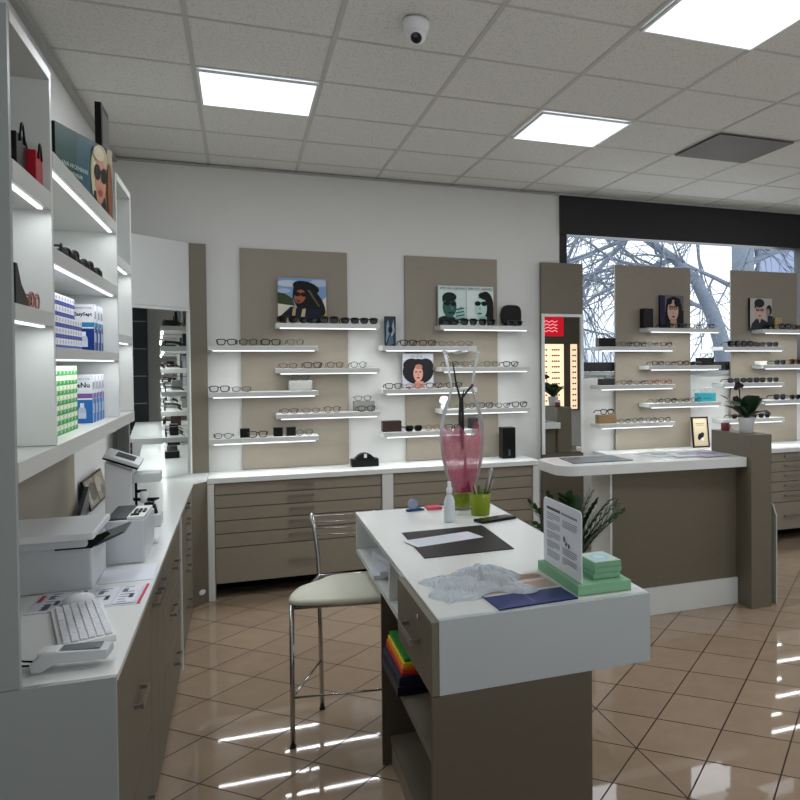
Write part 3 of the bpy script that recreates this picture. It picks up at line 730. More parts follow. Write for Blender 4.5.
# black case + rose glasses on lower left shelf
MB().prism([(2.44, 1.791), (2.575, 1.791), (2.565, 1.815), (2.50, 1.85), (2.46, 1.90), (2.44, 1.90)], -.56, -.525, 'x', .002).build('sunglasses_case', M['black'], label='black angular case beside rose glasses in the left column', cat='case')
put_eyewear(False, 'pink', 'round', -.53, 2.665, 1.79, PI/2, 'rose round eyeglasses beside the black angular case', 'eyeglasses on shelving unit')
case('skincare_box', -.62, -.56, 1.398, .20, '#a9c79a', 'pale green upright box on the bottom left shelf', y0=2.42, d=.03, cat='box')
for i, y in enumerate((3.13, 3.30, 3.47, 3.63, 3.79, 3.95)):
    put_eyewear(i in (1, 3, 4), 'black', ['square', 'big', 'cat', 'big', 'square', 'round'][i], -.545, y, 1.985, PI/2+random.uniform(-.3, .3), 'black %s, %s from the near end of the shelf under the wide poster' % ('sunglasses' if i in (1, 3, 4) else 'eyeglasses', CNT[i]), 'eyewear under the wide poster', sc=1.05)
for i, (y, z, c, lb) in enumerate(((4.24, 1.775, 'black', 'black eyeglasses nearest the divider in the far middle cubby'), (4.42, 1.775, 'black', 'black eyeglasses deeper in the far middle cubby'), (4.42, 1.398, 'brown', 'brown eyeglasses in the bottom far cubby'), (4.42, 2.13, 'silver', 'silver eyeglasses in the top far cubby'))):
    put_eyewear(False, c, 'square', -.55, y, z, PI/2, lb, 'eyeglasses on shelving unit')

# contact lens boxes: many identical small cartons
def carton(name, dx, dy, dz, base, front, side=None):
    """front pic faces +X (towards the room); origin bottom centre"""
    mb = MB(); colbox(mb, -dx/2, -dy/2, 0, dx/2, dy/2, dz, base, .0006)
    front.emit(mb, (dx/2, -dy/2, 0), (0, 1, 0), (0, 0, 1), .00015, .0002)
    if side: side.emit(mb, (-dx/2, -dy/2, 0), (1, 0, 0), (0, 0, 1), .0003, .0003)
    o = mb.build(name, M['print'], pivot=False); return o
f = Pic(.046, .036, '#e4e4ea'); f.rect(0, 0, 1, .38, '#2c3f96').rect(.12, .12, .6, .2, '#7d8cc8').rect(.35, .55, .65, .85, '#a9a9b8').rect(.42, .48, .5, .9, '#8b8b9c')
blue0 = carton('lens_carton', .10, .046, .036, '#dcdce6', f)
n_ = 0
for c in range(11):
    for r_i in range(5 if c < 8 else 3):
        o = blue0 if n_ == 0 else blue0.copy()
        if n_: COL.objects.link(o)
        n_ += 1
        o.location = (-.605, 3.045+c*.0475, 1.6905+r_i*.0368)
        tag(o, 'small white and blue lens carton in the stack beside the tall bottles cartons', 'box', 'small white and blue lens cartons')
f = Pic(.061, .033, '#dfe8cf'); f.rect(0, 0, 1, .48, '#2f9a4a').ell(.3, .3, .14, .18, '#a8dcae').rect(.55, .1, .85, .3, '#1d7a36').ell(.4, .75, .2, .15, '#f4f7ea').rect(.7, .55, .9, .9, '#b9c98c')
green0 = carton('lens_carton', .10, .061, .033, '#cfe3c2', f)
n_ = 0
for c in range(7):
    for r_i in range(7):
        o = green0 if n_ == 0 else green0.copy()
        if n_: COL.objects.link(o)
        n_ += 1
        o.location = (-.615, 3.08+c*.063, 1.3985+r_i*.0336)
        tag(o, 'small green and white lens carton in the bottom shelf stack', 'box', 'small green and white lens cartons')
def bottle_carton(y, z, h, top, mid, low, txt, label, group, w=.115):
    t = thing('solution_carton', label, 'box', (-.615, y, z), 0, group)
    mb = MB(); colbox(mb, -w/2, -.031, 0, w/2, .031, h, '#dfe4ec', .001)
    p = Pic(w, h, low); p.rect(0, .62, 1, 1, '#e3e6ee').rect(0, .52, 1, .62, mid).rect(0, .49, 1, .52, '#e8ecf4')
    p.text(txt, .66, .79, .15 if len(txt) < 6 else .105, '#17192a', .9, .004).text('BAUSCH+LOMB', .66, .92, .045, '#3a3d50')
    p.ell(.68, .24, .12, .12, '#b9c9dc').rect(.62, .33, .74, .42, '#dfe7f2').rect(.56, .10, .80, .22, '#c9d6e6').rect(.08, .1, .4, .13, '#8fb4dc')
    p.emit(mb, (-w/2, -.031, 0), (1, 0, 0), (0, 0, 1), .0002, .0003)
    q = Pic(.062, h, low); q.rect(0, .62, 1, 1, '#dfe3ea').rect(0, .52, 1, .62, mid).rect(.2, .2, .8, .4, '#9fb2cc').rect(.3, .7, .7, .86, '#777c8e').rect(0, 0, .12, 1, '#e6ebf2')
    q.emit(mb, (w/2, -.031, 0), (0, 1, 0), (0, 0, 1), .0002, .0003)
    mb.build('carton_body', M['print'], t, world=False)
for i in range(3):
    bottle_carton(3.87+i*.085, 1.6905, .195, '#fff', '#2f7fae', '#12337f', 'EasySept', ['tall deep blue solution carton, front one with visible lettering', 'tall deep blue solution carton, second in its row', 'tall deep blue solution carton, last in its row'][i], 'deep blue solution cartons')
for i in range(4):
    bottle_carton(3.80+i*.078, 1.3985, .195, '#fff', '#7c5a9c', '#2f6fb8', 'ReNu', ['tall light blue and purple solution carton, front one lettered', 'tall light blue and purple solution carton, second in its row', 'tall light blue and purple solution carton, third in its row', 'tall light blue and purple solution carton, last in its row'][i], 'light blue solution cartons')

# ================================================================== LEFT COUNTER ITEMS
ZC = .8465
# multifunction printer
t = thing('printer', 'grey white multifunction printer with a sloping lid on the left counter', 'printer', (-.60, 3.40, ZC))
B(-.79, 3.24, ZC, -.49, 3.56, 1.005, .008).build('printer_body', M['device'], t)
MB().prism([(3.17, 1.036), (3.17, 1.060), (3.50, 1.062), (3.56, 1.058), (3.56, 1.036)], -.79, -.474, 'x', .004).build('scanner_lid', M['device_w'], t)
B(-.79, 3.20, 1.006, -.50, 3.56, 1.035, .006).build('control_band', M['device'], t)
MB().prism([(-.60, .995), (-.488, .995), (-.43, 1.04), (-.44, 1.05), (-.50, 1.03), (-.60, 1.02)], 3.232, 3.238, 'y').build('paper_slot', M['black'], t)
MB().prism([(-.489, .985), (-.489, 1.0), (-.40, 1.032), (-.395, 1.028)], 3.30, 3.50, 'y').build('output_tray', M['darkgrey'], t)
# lensmeter/edger box with control keys
t = thing('label_machine', 'white desktop machine with a dark top tray and control keys', 'machine', (-.42, 3.80, ZC))
mb = MB(); mb.prism([(3.60, ZC), (4.0, ZC), (4.0, 1.0), (3.60, 1.02)], -.50, -.362, 'x', .006)
mb.build('housing', M['device'], t)
B(-.495, 3.62, 1.018, -.425, 3.94, 1.026).build('top_tray', M['darkgrey'], t)
MB().prism([(3.605, 1.021), (3.95, 1.004), (3.95, 1.02), (3.605, 1.032)], -.424, -.364, 'x', .002).build('keypad', M['device_w'], t)
mb = MB()
for i in range(3): mb.box(-.412+i*.016, 3.72, 1.021, -.402+i*.016, 3.80, 1.033, .001)
mb.box(-.415, 3.64, 1.024, -.385, 3.67, 1.036, .001); mb.build('buttons', M['black'], t)
MB().tube([(-.37, 3.97, ZC+.012), (-.345, 3.97, ZC+.012)], .012, 12).build('foot', M['device_w'], t)
# lensmeter
t = thing('lensmeter', 'tall white optical lensmeter with tilted screen and black lens holder', 'lensmeter', (-.49, 4.42, ZC))
MB().prism([(-.60, ZC), (-.487, ZC), (-.487, 1.125), (-.60, 1.175)], 4.35, 4.48, 'y', .005).build('column_body', M['device_w'], t)
B(-.4865, 4.36, 1.065, -.368, 4.48, 1.11, .005).build('upper_head', M['device'], t)
B(-.4865, 4.36, ZC, -.368, 4.48, .905, .005).build('lower_base', M['device'], t)
mtx = Matrix.Translation((-.525, 4.40, 1.185)) @ Matrix.Rotation(math.radians(22), 4, 'Y') @ Matrix.Rotation(math.radians(8), 4, 'X')
mb = MB(); mb.box(-.078, -.07, -.008, .078, .07, .010, .004, mtx); tb = mb.build('screen_body', M['device_w'], t)
mb = MB(); mb.box(-.079, -.072, -.016, .079, .071, -.0085, .002, mtx); mb.build('screen_bezel', M['black'], tb)
mb = MB(); mb.box(-.035, -.04, .0105, .05, .04, .012, 0, mtx); mb.build('display', M['darkgrey'], tb)
mb = MB(); mb.box(-.48, 4.36, .906, -.43, 4.42, .945, .003); mb.box(-.44, 4.38, .945, -.40, 4.44, .965, .003)
mb.tube([(-.475, 4.40, .945), (-.475, 4.40, 1.064)], .006); mb.tube([(-.478, 4.40, 1.02), (-.43, 4.40, 1.02)], .008); mb.tube([(-.49, 4.40, .982), (-.40, 4.39, .978), (-.375, 4.38, .984)], [.008, .009, .004])
mb.tube([(-.405, 4.42, .905), (-.405, 4.42, .95)], [.022, .012]); mb.build('lens_holder', M['black'], t)
mb = MB(); mb.lathe([(.02, 0), (.02, .05), (.012, .055)], (-.44, 4.40, .966), 14); mb.build('nozzle', M['device_w'], t)
# leaning picture frames behind
t = thing('picture_frame', 'grey patterned framed picture leaning against the left wall', 'picture frame', (-.77, 5.2, ZC))
mt2 = Matrix.Translation((-.745, 5.25, ZC)) @ Matrix.Rotation(math.radians(-14), 4, 'Y')
mb = MB(); mb.box(-.014, -.30, .004, 0, .30, .17, .001, mt2); mb.build('frame', M['black'], t)
MB().prism([(4.62, ZC), (4.94, ZC), (4.94, .985)], -.775, -.755, 'x').build('stand', M['black'], t)
p = Pic(.57, .145, '#8d8578'); p.ell(.3, .5, .2, .35, '#5a554d').ell(.65, .6, .2, .3, '#a9a294').ell(.8, .3, .1, .2, '#6d675c').rect(.45, 0, .5, 1, '#4a4640').rect(.05, .1, .12, .9, '#b5aea0')
mb = MB(); p.emit(mb, (.0, -.285, .016), (0, 1, 0), (0, 0, 1)); mb.bm.transform(mt2); mb.build('printed_picture', M['print'], t)
B(-.78, 3.62, ZC, -.55, 3.86, 1.0, .006).build('paper_carton', M['device_w'], label='low white box just behind the printer', cat='box')
# papers, brochure, mouse, keyboard, terminal
def sheet(name, cx, cy, w, d, rz, pic, label, cat='paper', z=ZC, th=.0015):
    t = thing(name, label, cat, (cx, cy, z), rz)
    mb = MB(); colbox(mb, -w/2, -d/2, 0, w/2, d/2, th, '#d9dbe2'); pic.emit(mb, (-w/2, -d/2, th), (1, 0, 0), (0, 1, 0), .00008, .0001); mb.build('printed_sheet', M['print'], t, world=False)
    return t
p = Pic(.33, .26, '#ccd0da'); p.rect(.955, 0, .985, 1, '#c0283c').rect(.985, 0, 1, 1, '#d9dbe2')
for i in range(4):
    x = .08+i*.22; p.rect(x, .06, x+.19, .94, '#d9dce4')
    for j in range(7): p.rect(x+.02, .12+j*.12, x+.05+.11*random.random(), .15+j*.12, '#5a5f70')
    p.rect(x+.11, .3, x+.15, .5, '#33384a').rect(x+.02, .62, x+.07, .78, '#6a6f80')
p.rect(.02, .5, .06, .8, '#b83040').rect(.12, .1, .18, .35, '#4b4f60')
sheet('brochure', -.475, 3.10, .33, .22, -.03, p, 'printed price brochure with a red edge in front of the printer')
p = Pic(.18, .26, '#dcdfe8')
sheet('paper_sheet', -.40, 3.40, .175, .19, .04, p, 'blank white sheet beside the printer on the left counter')
p = Pic(.20, .30, '#d2d6e0'); p.rect(.1, .1, .9, .12, '#aeb4c4').rect(.1, .2, .8, .215, '#aeb4c4')
sheet('paper_sheet', -.70, 2.72, .20, .3, .2, p, 'white printed sheet beside the keyboard near the end panel')
t = thing('computer_mouse', 'white computer mouse above the keyboard', 'mouse', (-.505, 3.075, ZC+.002), math.radians(-60))
mb = MB(); mb.ball((0, 0, .006), .05, (.58, 1, .55), 24)
bmesh.ops.delete(mb.bm, geom=[v for v in mb.bm.verts if v.co.z < -.004], context='VERTS'); mb.build('mouse_body', M['device_w'], t, world=False)
MB().ball((0, .022, .031), .006, (.5, 1.2, .6), 10).build('scroll_wheel', M['darkgrey'], t, world=False)
t = thing('keyboard', 'white computer keyboard lying lengthwise on the left counter', 'keyboard', (-.455, 2.81, ZC), math.radians(-77))
MB().prism([(-.07, 0), (.07, 0), (.07, .018), (-.07, .010)], -.215, .215, 'x', .002).build('keyboard_body', M['device_w'], t, world=False)
mb = MB()
for r_i in range(6):
    for c in range(21):
        if c in (15, 18) and r_i > 0: pass
        x = -.205+c*.0195; y = -.058+r_i*.0205
        if r_i == 0 and 3 < c < 9:
            if c == 4: mb.box(x, y, .0115, x+.093, y+.0165, .0165, .0015)
            continue
        mb.box(x, y, .0115+r_i*.0012, x+.0165, y+.0170, .0165+r_i*.0012, .0015)
mb.build('keys', mat('key_white', '#dcdde4', .5), t, world=False)
t = thing('payment_terminal', 'grey handheld card payment terminal lying at counter corner', 'payment terminal', (-.415, 2.44, ZC), math.radians(-4)); t.scale = (.88, .9, .9)
MB().prism([(-.10, .0), (-.075, .0), (-.04, .022), (.095, .02), (.10, .03), (.097, .05), (-.03, .056), (-.075, .052), (-.105, .025)], -.038, .038, 'y', .005).build('terminal_body', M['device'], t, world=False)
B(-.03, -.028, .0535, .075, .028, .0565, .001).build('screen', mat('pos_screen', '#6a7176', .2), t, world=False)
B(-.085, -.03, .046, -.035, .03, .0575, .002).build('printer_cover', M['device_w'], t, world=False)
mb = MB(); mb.tube([(-.09, .02, .015), (-.14, .05, .012), (-.20, .11, .006)], .003, 6); mb.tube([(-.09, -.01, .015), (-.15, .02, .010), (-.22, .07, .005)], .003, 6); mb.build('cable', M['black'], t, world=False)

# ================================================================== CENTRAL DESK
HD = .90
t = thing('desk', 'central white and taupe service desk with drawer and open shelves', 'desk', (.85, 3.1, 0))
XD, XE, YA, YE = .513, 1.195, 2.25, 4.06
B(XD, YA+.0225, HD-.022, XE, YE, HD, .0015).build('top', M['counter'], t)
B(XD, YA, .682, XE-.001, YA+.022, HD-.0005, .0008).build('front_fascia', mat('fascia_white', '#b4bcc0', .4), t)
B(XE-.022, YA+.023, .70, XE, YE, HD-.0225).build('side_fascia', M['white'], t)
B(XD+.002, YA+.03, .70, XE-.023, YE-.001, .722).build('cubby_floor', M['white'], t)
B(XD+.002, YE-.024, .7225, XE-.023, YE, HD-.0225).build('rear_fascia', M['white'], t)
B(XD+.33, YA+.03, .7225, XD+.345, YE-.025, HD-.0225).build('cubby_back', M['white'], t)
for y in (2.79, 3.10): B(XD+.003, y, .7225, XD+.32, y+.02, HD-.0225).build('cubby_divider', M['white'], t)
d = B(XD-.022, YA-.001, .683, XD-.001, 2.785, HD-.004, .0015).build('drawer', M['taupe'], t)
mb = MB(); bar_handle(mb, (XD-.022, 2.40, .795), (XD-.022, 2.60, .795), (-.03, 0, 0), .007); mb.build('handle', M['metal'], d)
mb = MB(); mb.tube([(XD-.022, 2.43, .862), (XD-.027, 2.43, .862)], .009, 14); mb.build('lock', M['chrome'], d)
B(XD-.022, YA-.001, 0, .99, YA+.021, .681, .001).build('front_panel', M['taupe_dark'], t)
B(XD+.0, 3.28, .0, .99, 3.302, .6995, .001).build('rear_panel', M['taupe_dark'], t)
B(.968, YA+.022, .0, .99, 3.279, .6995).build('inner_panel', M['taupe_dark'], t)
B(XD+.004, YA+.022, .425, .967, 3.279, .452).build('lower_shelf', M['taupe'], t)
B(XD+.03, YA+.022, .09, .967, 3.279, .115).build('bottom_shelf', M['taupe'], t)
B(XD+.035, YA+.022, .0, .95, 3.279, .089).build('plinth', M['taupe_pale'], t)
# folders on lower shelf
zz = .4525
for i, (c, th, x_, nm) in enumerate((('#10142c', .034, .497, 'thick navy blue'), ('#141a3a', .028, .505, 'slimmer navy blue'), ('#b8281c', .013, .516, 'red'), ('#e0701c', .012, .520, 'orange'), ('#e8cf2e', .012, .526, 'yellow'), ('#2f8a3a', .013, .532, 'green'))):
    B(x_, 2.84+.01*i, zz, x_+.2, 3.19+.006*i, zz+th, .002).build('folder', m_col('folder_'+nm.replace(' ', '_'), c, .45), label='%s folder stacked on the lower shelf of the desk' % nm, cat='folder')
    zz += th+.0006
for i, (c, z, nm) in enumerate((('#d8b02a', .1165, 'yellow'), ('#3c8f3a', .1315, 'green'), ('#c8501c', .1465, 'orange'))):
    B(.54, 2.30, z, .70, 2.50, z+.013, .002).build('folder', m_col('flat_'+nm, c, .45), label='%s folder lying flat on the bottom shelf of the desk' % nm, cat='folder')
# paper stacks in the cubbies
for i in range(4):
    sheet('paper_stack', .62+.01*i, 3.55-.02*i, .20, .29, .1*i-.12, Pic(.2, .29, '#cdd0e0'), ['lowest', 'second', 'third', 'top'][i]+' paper bundle in the rear cubby of the desk', z=.7228+.0205*i, th=.0195)
MB().tube([(.545, 2.86, .758), (.80, 2.88, .758)], .034, 20).build('paper_roll', M['paper'], label='white paper roll in the cubby beside the desk drawer', cat='paper roll')
MB().tube([(.545, 2.935, .749), (.80, 2.955, .749)], .026, 20).build('paper_roll', M['paper'], label='thinner white paper roll behind the first one in cubby', cat='paper roll')

# desk top items
ZD = HD+.0006
t = thing('desk_mat', 'black rectangular desk mat on the central desk', 'desk mat', (.81, 3.235, ZD))
MB().prism([(.628, 2.985), (.985, 2.995), (.995, 3.485), (.633, 3.47)], ZD, ZD+.003, 'z', .0008).build('mat_sheet', mat('desk_mat_black', '#0b0b0a', .45, spec=.25), t)
p = Pic(.30, .135, '#d9dbe4'); 
for j in range(5): p.rect(.06, .14+j*.17, .62+.25*random.random(), .16+j*.17, '#a9adbe')
sheet('paper_sheet', .765, 3.265, .295, .14, math.radians(14), p, 'folded white form lying on the black desk mat', z=ZD+.0035)
# glass vase
vx, vy = 1.02, 3.92
t = thing('vase', 'tall clear glass vase with pink mesh and green foot on desk', 'vase', (vx, vy, ZD))
outer = [(.046, 0), (.05, .004), (.052, .07), (.062, .10), (.088, .19), (.106, .28), (.113, .36), (.110, .43), (.092, .50), (.070, .56), (.056, .60), (.057, .63), (.070, .70), (.082, .75), (.092, .79)]
mb = MB(); mb.lathe(outer, (vx, vy, ZD), 40, cap1=False)
gm = bpy.data.materials.new('vase_glass'); gm.use_nodes = True; b_ = gm.node_tree.nodes['Principled BSDF']
b_.inputs['Base Color'].default_value = (.98, 1, 1, 1); b_.inputs['Roughness'].default_value = .01; b_.inputs['Transmission Weight'].default_value = 1; b_.inputs['IOR'].default_value = 1.4
gm = glass_sheet('vase_glass_thin', '#fdfefe', .16); nt = gm.node_tree
# pale diffuse towards the silhouette, painted in for bright edge highlights
_g = [n for n in nt.nodes if n.type == 'BSDF_GLOSSY'][0]; _m = [n for n in nt.nodes if n.type == 'MIX_SHADER'][0]
_d = nt.nodes.new('ShaderNodeBsdfDiffuse'); _d.inputs[0].default_value = (.75, .78, .78, 1)
_a = nt.nodes.new('ShaderNodeMixShader'); _a.inputs[0].default_value = .65
nt.links.new(_g.outputs[0], _a.inputs[1]); nt.links.new(_d.outputs[0], _a.inputs[2]); nt.links.new(_a.outputs[0], _m.inputs[2])
mb.build('glass_body', gm, t); MB().tube([(vx+.092*math.cos(2*PI*k/36), vy+.092*math.sin(2*PI*k/36), ZD+.79+.006*math.sin(6*PI*k/36)) for k in range(36)], .0028, 8, closed=True).build('rim', mat('rim_glass', '#cfd6d6', .05), t)
pk = bpy.data.materials.new('pink_mesh_fabric'); pk.use_nodes = True; nt = pk.node_tree; b_ = nt.nodes['Principled BSDF']
b_.inputs['Base Color'].default_value = (*lin('#d4708c'), 1); b_.inputs['Roughness'].default_value = .6
tr = nt.nodes.new('ShaderNodeBsdfTransparent'); mx = nt.nodes.new('ShaderNodeMixShader'); nz = nt.nodes.new('ShaderNodeTexNoise'); nz.inputs['Scale'].default_value = 40
cr = nt.nodes.new('ShaderNodeValToRGB'); cr.color_ramp.elements[0].color = (.30,)*3+(1,); cr.color_ramp.elements[1].color = (.78,)*3+(1,)
nt.links.new(nz.outputs['Fac'], cr.inputs[0]); nt.links.new(cr.outputs[0], mx.inputs[0]); nt.links.new(tr.outputs[0], mx.inputs[1]); nt.links.new(b_.outputs[0], mx.inputs[2]); nt.links.new(mx.outputs[0], nt.nodes['Material Output'].inputs[0])
mb = MB(); n = 48; rings = []
for j, (r, z) in enumerate([(.036, .085), (.05, .12), (.075, .20), (.092, .28), (.095, .34), (.088, .385)]):
    ring = []
    for k in range(n):
        a = 2*PI*k/n; rr = r*(1+.10*math.sin(a*7+j*.3)*(.4+j*.12)) * .93
        zz = z+(.035*math.sin(a*3+1)+.02*math.sin(a*5))*(j/5)
        ring.append(mb.bm.verts.new((vx+rr*math.cos(a), vy+rr*math.sin(a), ZD+zz)))
    rings.append(ring)
for A2, B2 in zip(rings, rings[1:]):
    for k in range(n): fc = mb.bm.faces.new((A2[k], A2[(k+1) % n], B2[(k+1) % n], B2[k])); fc.smooth = True
mb.build('pink_mesh', pk, t)
mb = MB()
mb.prism([(-.02, .09), (.03, .09), (.012, .20), (.004, .30)], -.001, .001, 'y', 0, Matrix.Translation((vx, vy-.045, ZD)) @ Matrix.Rotation(-.38, 4, 'Z'))
mb.build('mesh_fold', m_col('deep_pink_fabric', '#9c2f50', .6), t)
MB().lathe([(.043, .014), (.045, .03), (.045, .078), (.02, .082)], (vx, vy, ZD), 24).build('green_filling', mat('lime_filling', '#8fa01e', .5, noise=.35, nscale=60), t)
mb = MB(); mb.tube([(vx, vy, ZD+.30), (vx-.012, vy, ZD+.45), (vx-.008, vy, ZD+.55), (vx-.03, vy, ZD+.64), (vx-.045, vy, ZD+.74)], [.007, .008, .006, .005, .003], 8)
mb.tube([(vx+.004, vy, ZD+.30), (vx+.004, vy, ZD+.46), (vx+.002, vy, ZD+.56), (vx+.012, vy, ZD+.60)], [.006, .007, .005, .003], 8); mb.build('twig', M['twig'], t)
mb = MB(); mb.tube([(vx+.004, vy+.002, ZD+.56), (vx+.03, vy, ZD+.595), (vx+.058, vy, ZD+.625)], [.004, .006, .007], 8); mb.build('blossom_twig', M['twig_p'], t)
# spray bottle
t = thing('spray_bottle', 'small clear white-capped spray bottle on the desk', 'bottle', (.882, 3.635, ZD))
MB().lathe([(.022, 0), (.025, .004), (.025, .095), (.018, .115), (.011, .125), (.011, .13)], (.882, 3.635, ZD), 24).build('bottle_body', mat('bottle_translucent', '#d3dade', .25), t)
MB().lathe([(.0135, .131), (.0135, .155), (.008, .162), (.008, .185), (.006, .187)], (.882, 3.635, ZD), 20).build('cap', M['device_w'], t)
# pen holder
px, py = 1.06, 3.74
t = thing('pen_holder', 'lime green pen cup on the central desk', 'pen holder', (px, py, ZD))
lm_ = mat('lime_plastic', '#94a61e', .3); nt = lm_.node_tree
_t = nt.nodes.new('ShaderNodeBsdfTransparent'); _t.inputs[0].default_value = (*lin('#cfdc4a'), 1); _x = nt.nodes.new('ShaderNodeMixShader'); _x.inputs[0].default_value = .4
nt.links.new(nt.nodes['Principled BSDF'].outputs[0], _x.inputs[1]); nt.links.new(_t.outputs[0], _x.inputs[2]); nt.links.new(_x.outputs[0], nt.nodes['Material Output'].inputs[0])
MB().lathe([(.042, 0), (.044, .003), (.050, .105), (.048, .105), (.042, .004), (.02, .0035)], (px, py, ZD), 28, cap1=False).build('cup', lm_, t)
for i, (dx, dy, ex, ey, h, r, mm_, lb) in enumerate(((.015, .0, .058, .0, .225, .012, 'metal', 'thick silver marker leaning highest in the green cup'), (.03, .024, .075, .022, .165, .007, 'metal', 'short silver pen leaning right in the green cup'), (-.015, 0, -.03, 0, .145, .008, 'black', 'black pen leaning left in the green cup'), (-.005, .01, .0, .02, .14, .007, 'leaf_l', 'green pen upright in the green cup'), (.0, -.015, -.035, -.02, .15, .005, 'pinkpen', 'pink pen leaning left in the green cup'))):
    if mm_ not in M: M[mm_] = mat('pink_pen', '#c88a7a', .4)
    MB().tube([(px+dx*.5, py+dy, ZD+.006), (px+ex*.95, py+ey, ZD+h*.95), (px+ex, py+ey, ZD+h)], [r, r, r*.5], 10).build('pen', M[mm_], label=lb, cat='pen')
# phone
t = thing('mobile_phone', 'black mobile phone lying beside the green pen cup', 'phone', (1.085, 3.58, ZD), math.radians(17))
B(-.095, -.04, 0, .095, .04, .012, .006).build('phone_body', M['black'], t, world=False)
B(-.07, -.03, .0122, .07, .03, .0128).build('screen', m_col('phone_glass', '#0a0c10', .05), t, world=False)
# sticky note + stapler-like blue gadget
B(.852, 3.955, ZD, .925, 4.03, ZD+.012, .002).build('sticky_note_pad', m_col('pink_notes', '#d9606c', .7), label='small pink sticky note pad at the far end of desk', cat='note pad')
t = thing('tape_dispenser', 'small blue and white tape dispenser at the far desk corner', 'tape dispenser', (.79, 3.97, ZD), .2)
MB().prism([(-.045, 0), (.045, 0), (.045, .008), (.02, .014), (-.045, .012)], -.012, .012, 'y', .002).build('base', m_col('blue_plastic', '#3b4f86', .4), t, world=False)
MB().tube([(-.012, -.010, .036), (-.012, .010, .036)], .024, 20).build('tape_roll', m_col('pale_blue_plastic', '#8f9cb8', .4), t, world=False)
# crumpled tissue
mb = MB(); n = 34
rnd = random.Random(5)
vs = {}
for i in range(n+1):
    for j in range(n+1):
        u, v = i/n, j/n
        x = .555+u*.30; y = 2.36+v*.30+.06*math.sin(u*3)
        e = max(0, math.sin(PI*u)*math.sin(PI*v))
        ridge = abs(math.sin(u*9+v*5))*.45+abs(math.sin(v*13-u*7))*.3+abs(math.sin(u*21+v*17))*.15
        z = ZD+.002+.050*(e**.7)*ridge+.004*rnd.random()*(e > .02)
        if u > .55: z += .022*e*abs(math.sin(v*7+u*4))
        z += .006*min(1, max(0, (u-.36)*12))
        x += .02*math.sin(v*11)*(1-e); y += .018*math.sin(u*13)*(1-e)
        vs[i, j] = mb.bm.verts.new((x, y, z))
for i in range(n):
    for j in range(n): mb.bm.faces.new((vs[i, j], vs[i+1, j], vs[i+1, j+1], vs[i, j+1]))
bmesh.ops.solidify(mb.bm, geom=mb.bm.faces[:], thickness=-.0012)
tm = mat('tissue', '#eef4fa', .4); nt = tm.node_tree; _t = nt.nodes.new('ShaderNodeBsdfTranslucent'); _t.inputs[0].default_value = (.96, .98, 1, 1)
_x = nt.nodes.new('ShaderNodeMixShader'); _x.inputs[0].default_value = .45; nt.links.new(nt.nodes['Principled BSDF'].outputs[0], _x.inputs[1]); nt.links.new(_t.outputs[0], _x.inputs[2]); nt.links.new(_x.outputs[0], nt.nodes['Material Output'].inputs[0])
mb.build('crumpled_tissue', tm, label='crumpled pale blue plastic film on the central desk', cat='tissue')
# magazine with photo
p = Pic(.27, .34, '#a8a39c'); p.rect(0, 0, 1, .42, '#1c2a6e').rect(0, .40, 1, .44, '#d9d6d0').ell(.35, .58, .3, .1, '#b98a72').ell(.72, .66, .28, .1, '#c49a84').ell(.3, .85, .3, .1, '#6a4638').ell(.75, .88, .25, .1, '#8a6350').rect(.46, .05, .48, .35, '#5b6aa8').ell(.5, .75, .5, .05, '#d6cfc6')
t = thing('magazine', 'navy blue brochure with face photo beside the green tray', 'brochure', (.82, 2.44, ZD), math.radians(3))
mb = MB(); colbox(mb, -.13, -.165, 0, .13, .17, .004, '#1a2560'); p2 = Pic(.26, .335, '#a8a39c'); p2.L = [([(x*.26/.27, y*.335/.34) for x, y in a], f_, c) for a, f_, c in p.L]; p2.emit(mb, (-.13, -.165, .004), (1, 0, 0), (0, 1, 0), .00008, .0002); mb.build('cover', M['print_gloss'], t, world=False)
# green tray + sign + cards
t = thing('green_tray', 'flat green box tray holding a white sign on desk corner', 'tray', (1.065, 2.48, ZD))
B(.968, 2.305, ZD, 1.155, 2.675, ZD+.032, .002).build('tray_body', M['green_card'], t)
t = thing('sign_stand', 'white acrylic notice with two text columns on green tray', 'sign', (.989, 2.49, ZD+.033))
MB().prism([(2.322, ZD+.033)]+[(2.322+.0+r_*0, ZD+.033) for r_ in ()]+[(2.665, ZD+.033), (2.665, 1.145), (2.660, 1.157), (2.648, 1.162), (2.339, 1.162), (2.327, 1.157), (2.322, 1.145)], .9875, .9905, 'x').build('plate', mat('sign_white', '#e3e5ec', .3), t)
p = Pic(.343, .226, '#c6c8d2'); p.L = []
p.rect(.10, .845, .47, .885, '#3c3f4c').rect(.49, .845, .90, .88, '#8d909d')
for cx0, cx1, z0, z1 in ((.10, .46, .10, .78), (.53, .90, .62, .76), (.53, .90, .12, .36)):
    z = z1; k = 0
    while z > z0:
        k += 1
        if k % 5: p.rect(cx0, z, cx1-.08*random.random()*(k % 5 == 4)*4, z+.013, '#8f929e')
        z -= .0285
p.ell(.58, .50, .022, .045, '#565966').ell(.63, .44, .018, .03, '#2c2e38').ell(.70, .43, .018, .035, '#2c2e38')
mb = MB(); p.emit(mb, (.9874, 2.665, ZD+.033), (0, -1, 0), (0, 0, 1), .00005, .0002); mb.build('printed_text', M['print'], t)
